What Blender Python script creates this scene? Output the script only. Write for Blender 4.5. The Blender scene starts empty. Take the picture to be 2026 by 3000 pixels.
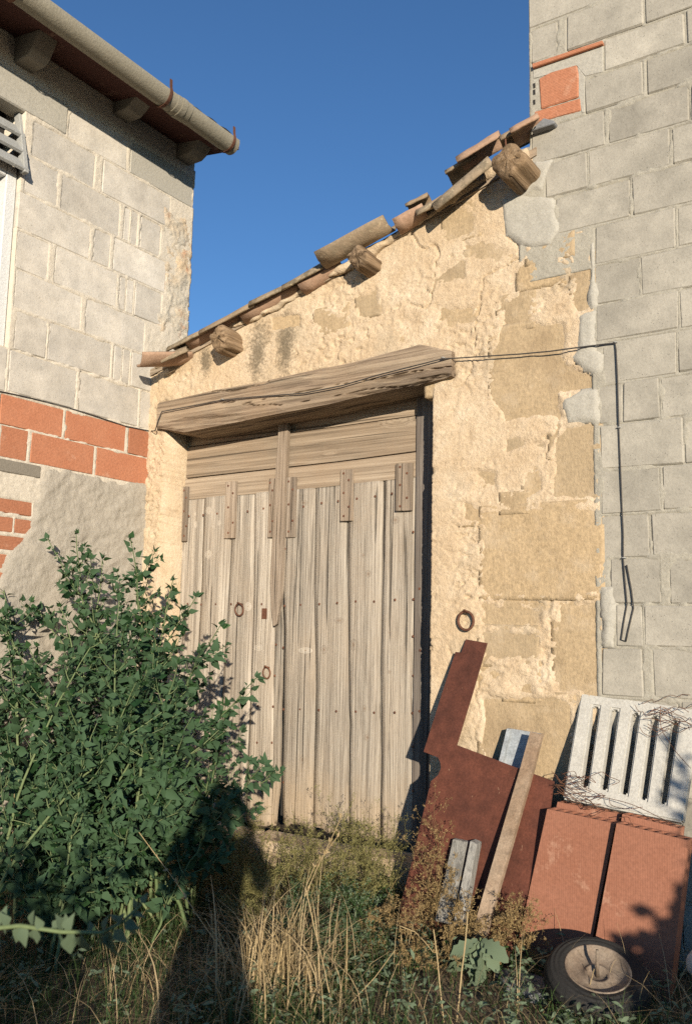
import bpy, bmesh, math, random
import numpy as np
from mathutils import Vector, Matrix
random.seed(7); RNG = np.random.default_rng(7)
R = math.radians
scene = bpy.context.scene
C = scene.collection
# ------------------------------------------------------------------ camera
PW, PH, F_PX = 2026.0, 3000.0, 2600.0
CAM = np.array([0.0, -4.05, 1.5]); YAW, PITCH, ROLL = R(34.2), R(7.67), R(1.3)
_F = np.array([-math.sin(YAW)*math.cos(PITCH), math.cos(YAW)*math.cos(PITCH), math.sin(PITCH)])
_R0 = np.array([math.cos(YAW), math.sin(YAW), 0.0]); _U0 = np.cross(_R0, _F)
_R = _R0*math.cos(ROLL)+_U0*math.sin(ROLL); _U = _U0*math.cos(ROLL)-_R0*math.sin(ROLL)
cam_data = bpy.data.cameras.new('camera'); cam = bpy.data.objects.new('camera', cam_data); C.objects.link(cam)
cam.matrix_world = Matrix(((_R[0], _U[0], -_F[0], CAM[0]), (_R[1], _U[1], -_F[1], CAM[1]), (_R[2], _U[2], -_F[2], CAM[2]), (0, 0, 0, 1)))
cam_data.sensor_fit = 'VERTICAL'; cam_data.sensor_height = 36.0; cam_data.sensor_width = 24.3
cam_data.lens = 36.0*F_PX/PH; cam_data.clip_start = 0.05; cam_data.clip_end = 2000
cam_data.dof.use_dof = True; cam_data.dof.focus_distance = 4.7; cam_data.dof.aperture_fstop = 4.0
scene.camera = cam
# ------------------------------------------------------------------ sky and sun
TO_SUN = Vector((0.845, -1.0, 0.2545)).normalized()
SUN_EL = math.asin(TO_SUN.z); SUN_AZ = math.atan2(TO_SUN.x, TO_SUN.y)
world = bpy.data.worlds.new('World'); scene.world = world; world.use_nodes = True
wn = world.node_tree; bg = wn.nodes['Background']
sky = wn.nodes.new('ShaderNodeTexSky'); sky.sky_type = 'NISHITA'; sky.sun_disc = False
sky.sun_elevation = SUN_EL; sky.sun_rotation = SUN_AZ
sky.air_density = 1.0; sky.dust_density = 0.0; sky.ozone_density = 5.0; sky.altitude = 400
wn.links.new(sky.outputs[0], bg.inputs[0]); bg.inputs[1].default_value = 0.12
sun_data = bpy.data.lights.new('sun', 'SUN'); sun_data.energy = 5.0; sun_data.angle = R(0.53); sun_data.color = (1.0, 0.885, 0.72)
sun = bpy.data.objects.new('sun', sun_data); C.objects.link(sun); sun.location = (6, -9, 6)
sun.rotation_euler = TO_SUN.to_track_quat('Z', 'Y').to_euler()
scene.view_settings.view_transform = 'Standard'; scene.view_settings.look = 'None'
scene.view_settings.exposure = 0.4; scene.view_settings.gamma = 1.0; scene.view_settings.use_curve_mapping = False
scene.cycles.use_denoising = False; scene.cycles.max_bounces = 4; scene.cycles.diffuse_bounces = 1
# ------------------------------------------------------------------ photo pixel -> point on a plane that the thing touches
def ray(x, y): return _F+_R*(x-PW/2)/F_PX-_U*(y-PH/2)/F_PX
def onY(x, y, Y=0.0):
    r = ray(x, y); return CAM+r*((Y-CAM[1])/r[1])
def onX(x, y, X):
    r = ray(x, y); return CAM+r*((X-CAM[0])/r[0])
def onPlane(x, y, p, n):
    r = ray(x, y); p = np.array(p, float); n = np.array(n, float); return CAM+r*(((p-CAM)@n)/(r@n))
def px(P):
    d = np.asarray(P, float)-CAM; z = d@_F
    return np.stack([PW/2+F_PX*(d@_R)/z, PH/2-F_PX*(d@_U)/z], -1)
# ------------------------------------------------------------------ noise (numpy)
def _hash(ix, iy, iz, s):
    h = (ix*374761393+iy*668265263+iz*2147483647+s*974634541) & 0xFFFFFFFF
    h = ((h ^ (h >> 13))*1274126177) & 0xFFFFFFFF
    h = ((h ^ (h >> 16))*2246822519) & 0xFFFFFFFF
    return ((h ^ (h >> 15)) & 0xFFFFFF)/float(0xFFFFFF)
def vn(p, s=0):
    p = np.asarray(p, float); i = np.floor(p).astype(np.int64); f = p-i; f = f*f*f*(f*(f*6-15)+10)
    x, y, z = i[..., 0], i[..., 1], i[..., 2]; u, v, w = f[..., 0], f[..., 1], f[..., 2]
    def L(a, b, t): return a+(b-a)*t
    a = L(L(_hash(x, y, z, s), _hash(x+1, y, z, s), u), L(_hash(x, y+1, z, s), _hash(x+1, y+1, z, s), u), v)
    b = L(L(_hash(x, y, z+1, s), _hash(x+1, y, z+1, s), u), L(_hash(x, y+1, z+1, s), _hash(x+1, y+1, z+1, s), u), v)
    return L(a, b, w)*2-1
def fbm(p, sc, o=4, s=0, g=0.5):
    p = np.asarray(p, float)*sc; a = 1.0; t = 0; n = 0
    for k in range(o):
        t = t+a*vn(p, s+k*17); n += a; a *= g; p = p*2.03+11.7
    return t/n
def sstep(a, b, x): t = np.clip((x-a)/(b-a), 0, 1); return t*t*(3-2*t)
def poly_sd(px_, py_, poly):
    """signed distance to a polygon, negative inside"""
    poly = np.asarray(poly, float); d = np.full(px_.shape, 1e9); ins = np.zeros(px_.shape, bool)
    for k in range(len(poly)):
        a = poly[k]; b = poly[(k+1) % len(poly)]; e = b-a
        wx, wy = px_-a[0], py_-a[1]; t = np.clip((wx*e[0]+wy*e[1])/(e@e+1e-12), 0, 1)
        d = np.minimum(d, (wx-e[0]*t)**2+(wy-e[1]*t)**2)
        c = ((a[1] <= py_) & (b[1] > py_)) | ((b[1] <= py_) & (a[1] > py_))
        with np.errstate(divide='ignore', invalid='ignore'):
            xi = a[0]+(py_-a[1])/(b[1]-a[1] if b[1] != a[1] else 1e-9)*e[0]
        ins ^= c & (px_ < xi)
    d = np.sqrt(d); return np.where(ins, -d, d)
# ------------------------------------------------------------------ objects
def put(o, parent=None):
    C.objects.link(o)
    if parent is not None:
        o.parent = parent
        if parent.parent is None: o.matrix_parent_inverse = Matrix.Translation(-parent.location)
    return o
def mesh(name, V, F, m=None, parent=None, smooth=False):
    me = bpy.data.meshes.new(name); me.from_pydata([tuple(map(float, v)) for v in V], [], [tuple(int(i) for i in f) for f in F]); me.update()
    if smooth: me.polygons.foreach_set('use_smooth', [True]*len(me.polygons))
    o = bpy.data.objects.new(name, me)
    for k in (m if isinstance(m, (list, tuple)) else [m]):
        if k: me.materials.append(k)
    return put(o, parent)
def from_bm(name, bm, m, parent=None, smooth=False):
    me = bpy.data.meshes.new(name); bmesh.ops.recalc_face_normals(bm, faces=bm.faces[:]); bm.to_mesh(me); bm.free()
    if smooth: me.polygons.foreach_set('use_smooth', [True]*len(me.polygons))
    if m: me.materials.append(m)
    return put(bpy.data.objects.new(name, me), parent)
def tag(o, label=None, cat=None, group=None, kind=None):
    if label: o['label'] = label
    if cat: o['category'] = cat
    if group: o['group'] = group
    if kind: o['kind'] = kind
    return o
def thing(name, loc, label, cat, group=None):
    o = bpy.data.objects.new(name, None); o.location = Vector([float(a) for a in loc]); o.empty_display_size = 0.1; C.objects.link(o)
    return tag(o, label, cat, group)
def box_bm(x0, x1, y0, y1, z0, z1, bev=0.0, jit=0.0, bm=None):
    own = bm or bmesh.new()
    r = bmesh.ops.create_cube(own, size=1.0)
    for v in r['verts']:
        v.co = Vector((x0+(v.co.x+.5)*(x1-x0), y0+(v.co.y+.5)*(y1-y0), z0+(v.co.z+.5)*(z1-z0)))
        if jit: v.co += Vector((random.uniform(-jit, jit), random.uniform(-jit, jit)*.5, random.uniform(-jit, jit)))
    if bev:
        es = list({e for v in r['verts'] for e in v.link_edges}); bmesh.ops.bevel(own, geom=es, offset=bev, segments=1, affect='EDGES')
    return own
def box(name, x0, x1, y0, y1, z0, z1, m, parent=None, bev=0.004, jit=0.0):
    return from_bm(name, box_bm(x0, x1, y0, y1, z0, z1, bev, jit), m, parent)
def prism(name, pts_front, off, m, parent=None, bev=0.0):
    """closed outline (3D points) given thickness by the vector off"""
    bm = bmesh.new(); off = Vector(off)
    a = [bm.verts.new(Vector([float(c) for c in p])) for p in pts_front]; b = [bm.verts.new(v.co+off) for v in a]
    bm.faces.new(a); bm.faces.new(b[::-1]); n = len(a)
    for i in range(n): bm.faces.new((a[i], b[i], b[(i+1) % n], a[(i+1) % n]))
    if bev: bmesh.ops.bevel(bm, geom=bm.edges[:], offset=bev, segments=1, affect='EDGES')
    return from_bm(name, bm, m, parent)
def tube_vf(pts, rad, n=8, cap=True, closed=False, V=None, F=None):
    V = [] if V is None else V; F = [] if F is None else F
    pts = [Vector([float(c) for c in p]) for p in pts]; L = len(pts); base = len(V); up = Vector((0.13, 0.31, 0.94))
    for i, p in enumerate(pts):
        t = (pts[(i+1) % L]-pts[i-1]) if closed else (pts[min(i+1, L-1)]-pts[max(i-1, 0)])
        t = t.normalized() if t.length > 1e-9 else Vector((0, 0, 1))
        u = up-t*up.dot(t)
        if u.length < 1e-3: u = Vector((1, 0, 0))-t*t.x
        u.normalize(); w = t.cross(u); up = u
        r = rad[i] if isinstance(rad, (list, tuple, np.ndarray)) else rad
        for k in range(n):
            a = 2*math.pi*k/n; V.append(p+(u*math.cos(a)+w*math.sin(a))*r)
    for i in range(L if closed else L-1):
        for k in range(n):
            a0 = base+i*n+k; a1 = base+i*n+(k+1) % n; b0 = base+((i+1) % L)*n+k; b1 = base+((i+1) % L)*n+(k+1) % n
            F.append((a0, a1, b1, b0))
    if cap and not closed:
        F.append(tuple(base+k for k in range(n))[::-1]); F.append(tuple(base+(L-1)*n+k for k in range(n)))
    return V, F
def tube(name, pts, rad, m, parent=None, n=8, closed=False, smooth=True):
    V, F = tube_vf(pts, rad, n, True, closed); return mesh(name, V, F, m, parent, smooth)
def relief(name, us, vs, place, inside, m, parent=None, depth=0.05, normal=(0, 1, 0), smooth=True, collar=True):
    """height-field sheet over a u,v grid; place(U,V)->points, inside(U,V)->bool per cell; open rims are turned back along normal"""
    U, Vv = np.meshgrid(us, vs); P = place(U, Vv).reshape(-1, 3); nx = len(us); nz = len(vs)
    uc, vc = np.meshgrid((us[:-1]+us[1:])/2, (vs[:-1]+vs[1:])/2); keep = inside(uc, vc)
    jj, ii = np.nonzero(keep); a = jj*nx+ii
    q = np.stack([a, a+1, a+nx+1, a+nx], 1)
    faces = q
    if collar:
        e = np.concatenate([q[:, [0, 1]], q[:, [1, 2]], q[:, [2, 3]], q[:, [3, 0]]]); key = np.sort(e, 1)
        _, idx, cnt = np.unique(key[:, 0].astype(np.int64)*P.shape[0]+key[:, 1], return_index=True, return_counts=True)
        be = e[idx[cnt == 1]]; bv = np.unique(be); mp = {int(v): P.shape[0]+k for k, v in enumerate(bv)}
        P2 = P[bv]+np.array(normal)*depth; P = np.concatenate([P, P2])
        side = np.array([[b, a_, mp[int(a_)], mp[int(b)]] for a_, b in be])
        faces = np.concatenate([q, side]) if len(side) else q
    used = np.unique(faces); rem = np.full(P.shape[0], -1); rem[used] = np.arange(len(used)); P = P[used]; faces = rem[faces]
    me = bpy.data.meshes.new(name); me.vertices.add(len(P)); me.vertices.foreach_set('co', P.astype(np.float32).ravel())
    me.loops.add(faces.size); me.loops.foreach_set('vertex_index', faces.astype(np.int32).ravel())
    me.polygons.add(len(faces)); me.polygons.foreach_set('loop_start', np.arange(0, faces.size, 4, dtype=np.int32)); me.polygons.foreach_set('loop_total', np.full(len(faces), 4, dtype=np.int32))
    me.update(calc_edges=True); me.validate()
    if smooth: me.polygons.foreach_set('use_smooth', [True]*len(me.polygons))
    o = bpy.data.objects.new(name, me)
    if m: me.materials.append(m)
    return put(o, parent)
# ------------------------------------------------------------------ materials
class NB:
    def __init__(s, name):
        s.m = bpy.data.materials.new(name); s.m.use_nodes = True; s.t = s.m.node_tree; s.b = s.t.nodes['Principled BSDF']
        s.geo = s.t.nodes.new('ShaderNodeNewGeometry'); s.pos = s.geo.outputs['Position']
        s.oi = s.t.nodes.new('ShaderNodeObjectInfo'); s.rnd = s.oi.outputs['Random']
        s.b.inputs['Specular IOR Level'].default_value = 0.25
    def nd(s, k): return s.t.nodes.new(k)
    def set(s, sock, v):
        if hasattr(v, 'is_output') or isinstance(v, bpy.types.NodeSocket): s.t.links.new(v, sock)
        else:
            if isinstance(v, (tuple, list)) and len(v) == 3 and sock.type == 'RGBA': v = (*v, 1)
            sock.default_value = v
    def math(s, op, a, b=0.0, clamp=False):
        n = s.nd('ShaderNodeMath'); n.operation = op; n.use_clamp = clamp; s.set(n.inputs[0], a); s.set(n.inputs[1], b); return n.outputs[0]
    def vec(s, scale=(1, 1, 1), rot=(0, 0, 0), src=None, jitter=0.0):
        src = src or s.pos
        if jitter:
            c = s.nd('ShaderNodeCombineXYZ'); r = s.math('MULTIPLY', s.rnd, jitter)
            for k in range(3): s.set(c.inputs[k], r)
            a = s.nd('ShaderNodeVectorMath'); a.operation = 'ADD'; s.set(a.inputs[0], src); s.set(a.inputs[1], c.outputs[0]); src = a.outputs[0]
        n = s.nd('ShaderNodeMapping'); s.set(n.inputs[0], src); n.inputs['Rotation'].default_value = rot; n.inputs['Scale'].default_value = scale; return n.outputs[0]
    def noise(s, sc, d=4, r=0.55, v=None, dist=0.0):
        n = s.nd('ShaderNodeTexNoise'); s.set(n.inputs['Vector'], v or s.pos); n.inputs['Scale'].default_value = sc; n.inputs['Detail'].default_value = d; n.inputs['Roughness'].default_value = r; n.inputs['Distortion'].default_value = dist; return n.outputs[0]
    def vor(s, sc, v=None, feat='F1', rnd=1.0):
        n = s.nd('ShaderNodeTexVoronoi'); n.feature = feat; s.set(n.inputs['Vector'], v or s.pos); n.inputs['Scale'].default_value = sc; n.inputs['Randomness'].default_value = rnd; return n
    def wave(s, sc, v=None, dist=0.0, dsc=1.0, ax='X', prof='SIN'):
        n = s.nd('ShaderNodeTexWave'); n.bands_direction = ax; n.wave_profile = prof; s.set(n.inputs['Vector'], v or s.pos); n.inputs['Scale'].default_value = sc; n.inputs['Distortion'].default_value = dist; n.inputs['Detail Scale'].default_value = dsc; n.inputs['Detail'].default_value = 3; return n.outputs[1]
    def ramp(s, f, stops, interp='LINEAR'):
        n = s.nd('ShaderNodeValToRGB'); n.color_ramp.interpolation = interp; e = n.color_ramp.elements
        while len(e) < len(stops): e.new(0.5)
        for k, (p, c) in enumerate(stops):
            e[k].position = p; e[k].color = (c, c, c, 1) if isinstance(c, (int, float)) else (*c, 1)
        s.set(n.inputs[0], f); return n.outputs[0]
    def mix(s, f, a, b, mode='MIX'):
        n = s.nd('ShaderNodeMix'); n.data_type = 'RGBA'; n.blend_type = mode; s.set(n.inputs[0], f); s.set(n.inputs[6], a); s.set(n.inputs[7], b); return n.outputs[2]
    def gain(s, col, f):
        n = s.nd('ShaderNodeMix'); n.data_type = 'RGBA'; n.blend_type = 'MULTIPLY'; n.inputs[0].default_value = 1; s.set(n.inputs[6], col); s.set(n.inputs[7], f); return n.outputs[2]
    def bump(s, h, st=0.5, dist=0.01, nrm=None):
        n = s.nd('ShaderNodeBump'); n.inputs['Strength'].default_value = st; n.inputs['Distance'].default_value = dist; s.set(n.inputs['Height'], h)
        if nrm: s.set(n.inputs['Normal'], nrm)
        return n.outputs[0]
    def done(s, col, rough=0.9, nrm=None, metal=0.0):
        s.set(s.b.inputs['Base Color'], col); s.set(s.b.inputs['Roughness'], rough); s.b.inputs['Metallic'].default_value = metal
        if nrm: s.set(s.b.inputs['Normal'], nrm)
        return s.m
MT = {}
def m_block(name, base, warm):
    n = NB(name); v = n.vec(jitter=7.0)
    g = n.ramp(n.rnd, [(0, 0.88), (1, 1.08)])
    c = n.mix(n.ramp(n.noise(3.0, 5, .6, v), [(.35, 0), (.65, 1)]), base, warm); c = n.gain(c, n.ramp(n.noise(1.4, 5, .65), [(.3, .80), (.65, 1.08)]))
    c = n.gain(c, g); c = n.gain(c, n.ramp(n.noise(110, 3, .7, v), [(.3, .86), (.5, 1.0), (.7, 1.08)]))
    c = n.gain(c, n.ramp(n.noise(9, 5, .65, v), [(.3, .84), (.7, 1.12)]))
    pit = n.ramp(n.vor(75, v).outputs['Distance'], [(.10, 0), (.22, 1)]); big = n.ramp(n.noise(30, 2, .5, v), [(.52, 1), (.6, 0)])
    pits = n.math('MAXIMUM', pit, big)
    c = n.gain(c, n.ramp(pits, [(0, .55), (1, 1)]))
    h = n.math('ADD', n.math('MULTIPLY', pits, .5), n.noise(60, 5, .7, v))
    return n.done(c, .95, n.bump(h, .38, .006))
MT['block_l'] = m_block('pale_concrete_block', (.55, .51, .445), (.615, .56, .475))
MT['block_r'] = m_block('grey_concrete_block', (.335, .31, .258), (.41, .378, .315))
def m_mortar(name, a, b, bs=.7):
    n = NB(name); c = n.mix(n.noise(6, 5, .6), a, b); c = n.gain(c, n.ramp(n.noise(90, 4, .7), [(.3, .82), (.7, 1.12)]))
    return n.done(c, .97, n.bump(n.noise(45, 6, .75), bs*.75, .012))
MT['mortar_l'] = m_mortar('pale_mortar', (.58, .515, .415), (.64, .575, .47))
MT['mortar_r'] = m_mortar('grey_mortar', (.33, .305, .25), (.41, .38, .31))
MT['cement'] = m_mortar('cement_patch', (.36, .34, .29), (.46, .43, .365), .5)
MT['render'] = m_mortar('rough_cement_render', (.36, .325, .265), (.46, .41, .335), .9)
def m_plaster():
    n = NB('ochre_plaster'); big = n.noise(1.6, 5, .6); mid = n.noise(7, 6, .65); fine = n.noise(70, 4, .7)
    c = n.ramp(mid, [(.25, (.44, .32, .20)), (.42, (.58, .445, .295)), (.6, (.655, .525, .37)), (.78, (.725, .61, .465))])
    c = n.mix(n.ramp(big, [(.42, 0), (.62, .6)]), c, (.53, .395, .25))
    c = n.mix(n.ramp(n.noise(2.6, 4, .6), [(.54, 0), (.66, .6)]), c, (.40, .325, .225))
    c = n.gain(c, n.ramp(fine, [(.3, .80), (.7, 1.12)]))
    # dark damp streaks above the lintel, with their own shape
    for X, Z, w, h in ((-3.43, 3.19, .10, .22), (-3.215, 3.19, .085, .24), (-3.87, 3.2, .06, .13)):
        sv = n.nd('ShaderNodeVectorMath'); sv.operation = 'SUBTRACT'; n.set(sv.inputs[0], n.pos); sv.inputs[1].default_value = (X, 0, Z)
        d = n.nd('ShaderNodeVectorMath'); d.operation = 'LENGTH'; n.set(d.inputs[0], n.vec((1/w, 0, 1/h), src=sv.outputs[0]))
        f = n.math('ADD', d.outputs['Value'], n.math('MULTIPLY', n.math('SUBTRACT', mid, .5), 2.2)); f2 = n.math('ADD', f, n.math('MULTIPLY', n.math('SUBTRACT', fine, .5), 1.5))
        c = n.mix(n.ramp(f2, [(.30, .8), (1.1, 0)]), c, (.13, .105, .07))
    h = n.math('ADD', n.math('MULTIPLY', n.noise(28, 6, .7), 1.0), n.math('MULTIPLY', n.noise(110, 4, .7), .4))
    return n.done(c, .97, n.bump(h, .8, .013))
MT['plaster'] = m_plaster()
def m_stone():
    n = NB('ochre_sandstone'); v = n.vec(jitter=9.0)
    c = n.mix(n.noise(4, 5, .6, v), (.40, .29, .165), (.50, .375, .23)); c = n.gain(c, n.ramp(n.noise(60, 4, .7, v), [(.3, .75), (.7, 1.18)]))
    c = n.mix(n.ramp(n.rnd, [(.3, 0), (1, .55)]), c, (.33, .265, .18))
    ch = n.noise(1, 4, .65, n.vec((80, 80, 34), (0, .3, 0), jitter=9.0)); h = n.math('ADD', n.math('MULTIPLY', ch, n.math('MULTIPLY', n.noise(3, 3, .5, v), 1.3)), n.noise(30, 6, .72, v)); c = n.mix(n.ramp(n.noise(6, 5, .7, v), [(.52, 0), (.68, .5)]), c, (.50, .40, .28)); c = n.mix(n.ramp(n.noise(2.5, 4, .6, v), [(.55, 0), (.7, .45)]), c, (.24, .17, .10))
    return n.done(c, .95, n.bump(h, .6, .010))
MT['stone'] = m_stone()
def m_wood(name, ax, cols, kn=True, bs=.8, sx=55, sz=1.6, dirt=False, knots=()):
    """weathered wood, grain along axis ax"""
    n = NB(name); s = [sx, sx, sx]; s[ax] = sz; v = n.vec(tuple(s), jitter=13.0)
    k = [1.0, 1.0, 1.0]
    k = [5.0, 5.0, 5.0]; k[ax] = 2.0
    vv = n.vor(1.0, n.vec(tuple(k), jitter=5.0)); kd = vv.outputs['Distance']
    warp = n.nd('ShaderNodeVectorMath'); warp.operation = 'ADD'; n.set(warp.inputs[0], v)
    kk = n.ramp(kd, [(0, 1), (.30, 0)], 'EASE'); cz = n.nd('ShaderNodeCombineXYZ'); amt = n.math('MULTIPLY', kk, 4.0 if kn else 0.0); n.set(cz.inputs[0], amt); n.set(cz.inputs[1], amt); n.set(warp.inputs[1], cz.outputs[0])
    g = n.noise(1.0, 6, .68, warp.outputs[0], .6); gl = n.noise(.22, 4, .6, warp.outputs[0], .4)
    c = n.ramp(g, [(.26, cols[0]), (.45, cols[1]), (.60, cols[2]), (.78, cols[3])])
    c = n.gain(c, n.ramp(gl, [(.3, .62), (.52, 1.0), (.75, 1.14)]))
    c = n.gain(c, n.ramp(n.rnd, [(0, .78), (1, 1.16)]))
    c = n.mix(n.ramp(n.noise(2.2, 4, .6, n.vec(jitter=3.0)), [(.45, 0), (.7, .45)]), c, cols[4])
    crack = n.ramp(n.noise(.5, 3, .5, v, .3), [(.33, 0), (.38, 1)])
    c = n.gain(c, n.ramp(crack, [(0, .45), (1, 1)]))
    if dirt:
        sp_ = n.nd('ShaderNodeSeparateXYZ'); n.set(sp_.inputs[0], n.pos); zf = n.math('ADD', sp_.outputs[2], n.math('MULTIPLY', n.noise(6, 5, .6), .5)); c = n.mix(n.ramp(zf, [(.55, .75), (1.05, 0)]), c, (.45, .335, .215))
    for X_, Z_, w_, h_, pale in knots:
        sv = n.nd('ShaderNodeVectorMath'); sv.operation = 'SUBTRACT'; n.set(sv.inputs[0], n.pos); sv.inputs[1].default_value = (X_, 0, Z_)
        dl = n.nd('ShaderNodeVectorMath'); dl.operation = 'LENGTH'; n.set(dl.inputs[0], n.vec((1/w_, 0, 1/h_), src=sv.outputs[0])); dd = n.math('ADD', dl.outputs['Value'], n.math('MULTIPLY', n.math('SUBTRACT', g, .5), .5))
        kc = n.ramp(dd, [(0, (.40, .30, .20)), (.3, cols[3]), (.62, cols[2]), (.80, (.62, .55, .45)), (.95, (.16, .11, .075))] if pale else [(0, (.12, .08, .055)), (.25, (.26, .18, .12)), (.6, cols[1]), (.95, (.20, .15, .105))])
        c = n.mix(n.ramp(dd, [(.80, .62), (1.08, 0)]), c, kc)
    if kn:
        ring = n.wave(14, n.vec((1, 1, 1), src=n.vec(tuple(k), jitter=5.0)), 2.0)
        kmask = n.ramp(kd, [(.075, 1), (.11, 0)]); sel = n.ramp(vv.outputs['Color'], [(.55, 0), (.57, 1)])
        f = n.math('MULTIPLY', kmask, sel)
        c = n.mix(f, c, n.ramp(kd, [(0, (.10, .065, .04)), (.035, (.20, .13, .08)), (.05, cols[3]), (.085, cols[2]), (.105, (.12, .08, .05))]))
    h = n.math('ADD', g, n.math('MULTIPLY', crack, .6))
    return n.done(c, .9, n.bump(h, bs, .012))
MT['strap'] = m_wood('brown_strap_wood', 2, [(.09, .07, .052), (.25, .195, .145), (.36, .29, .22), (.46, .385, .30), (.31, .225, .15)], False, .8, 80, 1.9)
GREYW = [(.17, .14, .11), (.35, .30, .24), (.48, .42, .34), (.61, .545, .45), (.43, .34, .245)]
KN = []
for a_, b_, w_, h_, pl_, o_ in ((313, 995, 30, 28, 1, 0), (238, 1070, 15, 26, 1, 0), (235, 1015, 10, 15, 1, 0), (340, 1083, 10, 13, 1, 0), (372, 1063, 12, 20, 1, 0), (165, 1235, 20, 34, 1, 0), (313, 1230, 25, 30, 1, 0), (1165, 1335, 18, 22, 0, 0), (1140, 1235, 11, 14, 0, 0), (822, 955, 24, 17, 0, 0), (1305, 1045, 24, 22, 0, 0),
        (580, 360, 36, 22, 1, 1), (830, 375, 44, 20, 1, 1), (1005, 215, 30, 18, 0, 1), (1085, 345, 22, 34, 0, 1), (925, 370, 17, 28, 0, 1), (1160, 840, 18, 20, 0, 1), (1275, 280, 9, 11, 0, 1), (1275, 490, 11, 12, 0, 1), (815, 960, 14, 24, 0, 1), (1145, 685, 12, 20, 0, 1), (520, 140, 24, 30, 1, 1)):
    q_ = onY(440+.5481*a_, (950, 1700)[o_]+.5481*b_, .2); KN.append((float(q_[0]), float(q_[2]), w_*.5481*.00235, h_*.5481*.00195, pl_))
MT['plank'] = m_wood('weathered_plank', 2, GREYW, False, .9, 80, 1.9, True, KN)
MT['board'] = m_wood('weathered_board', 0, [(.12, .092, .066), (.29, .225, .16), (.39, .31, .225), (.49, .41, .31), (.33, .23, .145)], True, .6, 60, 1.0)
MT['lintel'] = m_wood('old_beam', 0, [(.06, .042, .03), (.29, .215, .15), (.45, .35, .245), (.57, .46, .335), (.36, .245, .15)], False, 1.0, 42, .8)
MT['frame_wood'] = m_wood('shaded_frame_wood', 2, [(.06, .05, .045), (.16, .135, .115), (.22, .19, .16), (.27, .23, .19), (.14, .11, .09)])  # shadow beside the door jamb is put into this darker wood tone
MT['log'] = m_wood('purlin_wood', 1, [(.045, .03, .02), (.20, .135, .08), (.34, .24, .15), (.44, .33, .22), (.26, .17, .09)], False, 1.0, 40, 1.5)
MT['grey_board'] = m_wood('grey_timber', 2, [(.14, .13, .12), (.26, .25, .225), (.36, .345, .31), (.43, .41, .37), (.3, .27, .22)], False)
def m_brick(name, axis='Z', a=(.50, .17, .085), b=(.60, .235, .125), groove=230, st=.35):
    n = NB(name); v = n.vec(jitter=5.0); c = n.mix(n.noise(8, 5, .6, v), a, b); c = n.gain(c, n.ramp(n.rnd, [(0, .86), (1, 1.1)]))
    c = n.gain(c, n.ramp(n.noise(80, 3, .7, v), [(.3, .82), (.7, 1.12)]))
    c = n.mix(n.ramp(n.noise(5, 6, .7, v), [(.60, 0), (.75, .5)]), c, (.62, .42, .30))
    w = n.wave(groove/6.283, n.pos, .4, 2.0, axis); h = n.math('ADD', n.math('MULTIPLY', w, .6), n.noise(70, 4, .7, v))
    c = n.gain(c, n.ramp(w, [(0, 1-.16*min(1, st*3)), (1, 1.04)]))
    return n.done(c, .9, n.bump(h, st, .008))
MT['brick'] = m_brick('red_hollow_brick', 'Z', (.44, .165, .085), (.52, .235, .135))
MT['slab'] = m_brick('terracotta_board', 'X', (.275, .112, .066), (.34, .155, .10), 210, .07)
MT['soffit'] = m_brick('shaded_red_soffit', 'Y', (.075, .032, .026), (.10, .042, .033), 120, .3)  # the eave's shade is put into this darkened red
def m_tile():
    n = NB('old_roof_tile'); v = n.vec(jitter=5.0); c = n.mix(n.noise(9, 5, .6, v), (.27, .185, .115), (.35, .26, .17))
    c = n.mix(n.ramp(n.rnd, [(0, 0), (1, .6)]), c, (.33, .275, .195)); li = n.ramp(n.noise(16, 6, .72, v), [(.44, 0), (.58, 1)])
    c = n.mix(n.math('MULTIPLY', li, n.ramp(n.rnd, [(.15, .1), (.8, .9)])), c, (.15, .125, .085)); c = n.mix(n.ramp(n.noise(40, 3, .6, v), [(.62, 0), (.7, .6)]), c, (.52, .44, .28))
    return n.done(c, .95, n.bump(n.noise(50, 5, .7, v), .5, .01))
MT['tile'] = m_tile()
def m_tile2():
    n = NB('orange_roof_tile'); v = n.vec(jitter=5.0); c = n.mix(n.noise(12, 5, .6, v), (.36, .22, .145), (.42, .29, .20))
    c = n.gain(c, n.ramp(n.noise(60, 4, .7, v), [(.3, .8), (.7, 1.12)])); return n.done(c, .95, n.bump(n.noise(50, 5, .7, v), .4, .008))
MT['tile2'] = m_tile2()
def m_rust(name, a, b, sp, metal=.0):
    n = NB(name); v = n.pos; c = n.mix(n.ramp(n.noise(3, 7, .7, v), [(.38, 0), (.62, 1)]), a, b); c = n.gain(c, n.ramp(n.noise(18, 5, .7, v), [(.3, .75), (.7, 1.25)])); c = n.gain(c, n.ramp(n.noise(120, 4, .75, v), [(.3, .72), (.7, 1.25)]))
    sc = n.ramp(n.noise(1, 4, .6, n.vec((60, 60, 12), (0, .25, 0))), [(.70, 0), (.74, .55)]); c = n.mix(sc, c, sp)
    return n.done(c, .75, n.bump(n.noise(90, 5, .7, v), .35, .006), metal)
MT['rust'] = m_rust('rusted_sheet', (.075, .027, .018), (.128, .043, .026), (.42, .27, .17))
MT['rust_bar'] = m_rust('rusty_pitted_bar', (.36, .275, .195), (.27, .185, .12), (.12, .06, .035))
MT['iron'] = m_rust('rusty_iron', (.10, .045, .028), (.16, .07, .04), (.2, .1, .06))
MT['wire'] = m_rust('rusty_wire', (.11, .05, .03), (.17, .08, .045), (.2, .1, .06))
MT['blue_steel'] = m_rust('blue_grey_paint', (.29, .32, .34), (.37, .385, .39), (.34, .22, .15))
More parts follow.
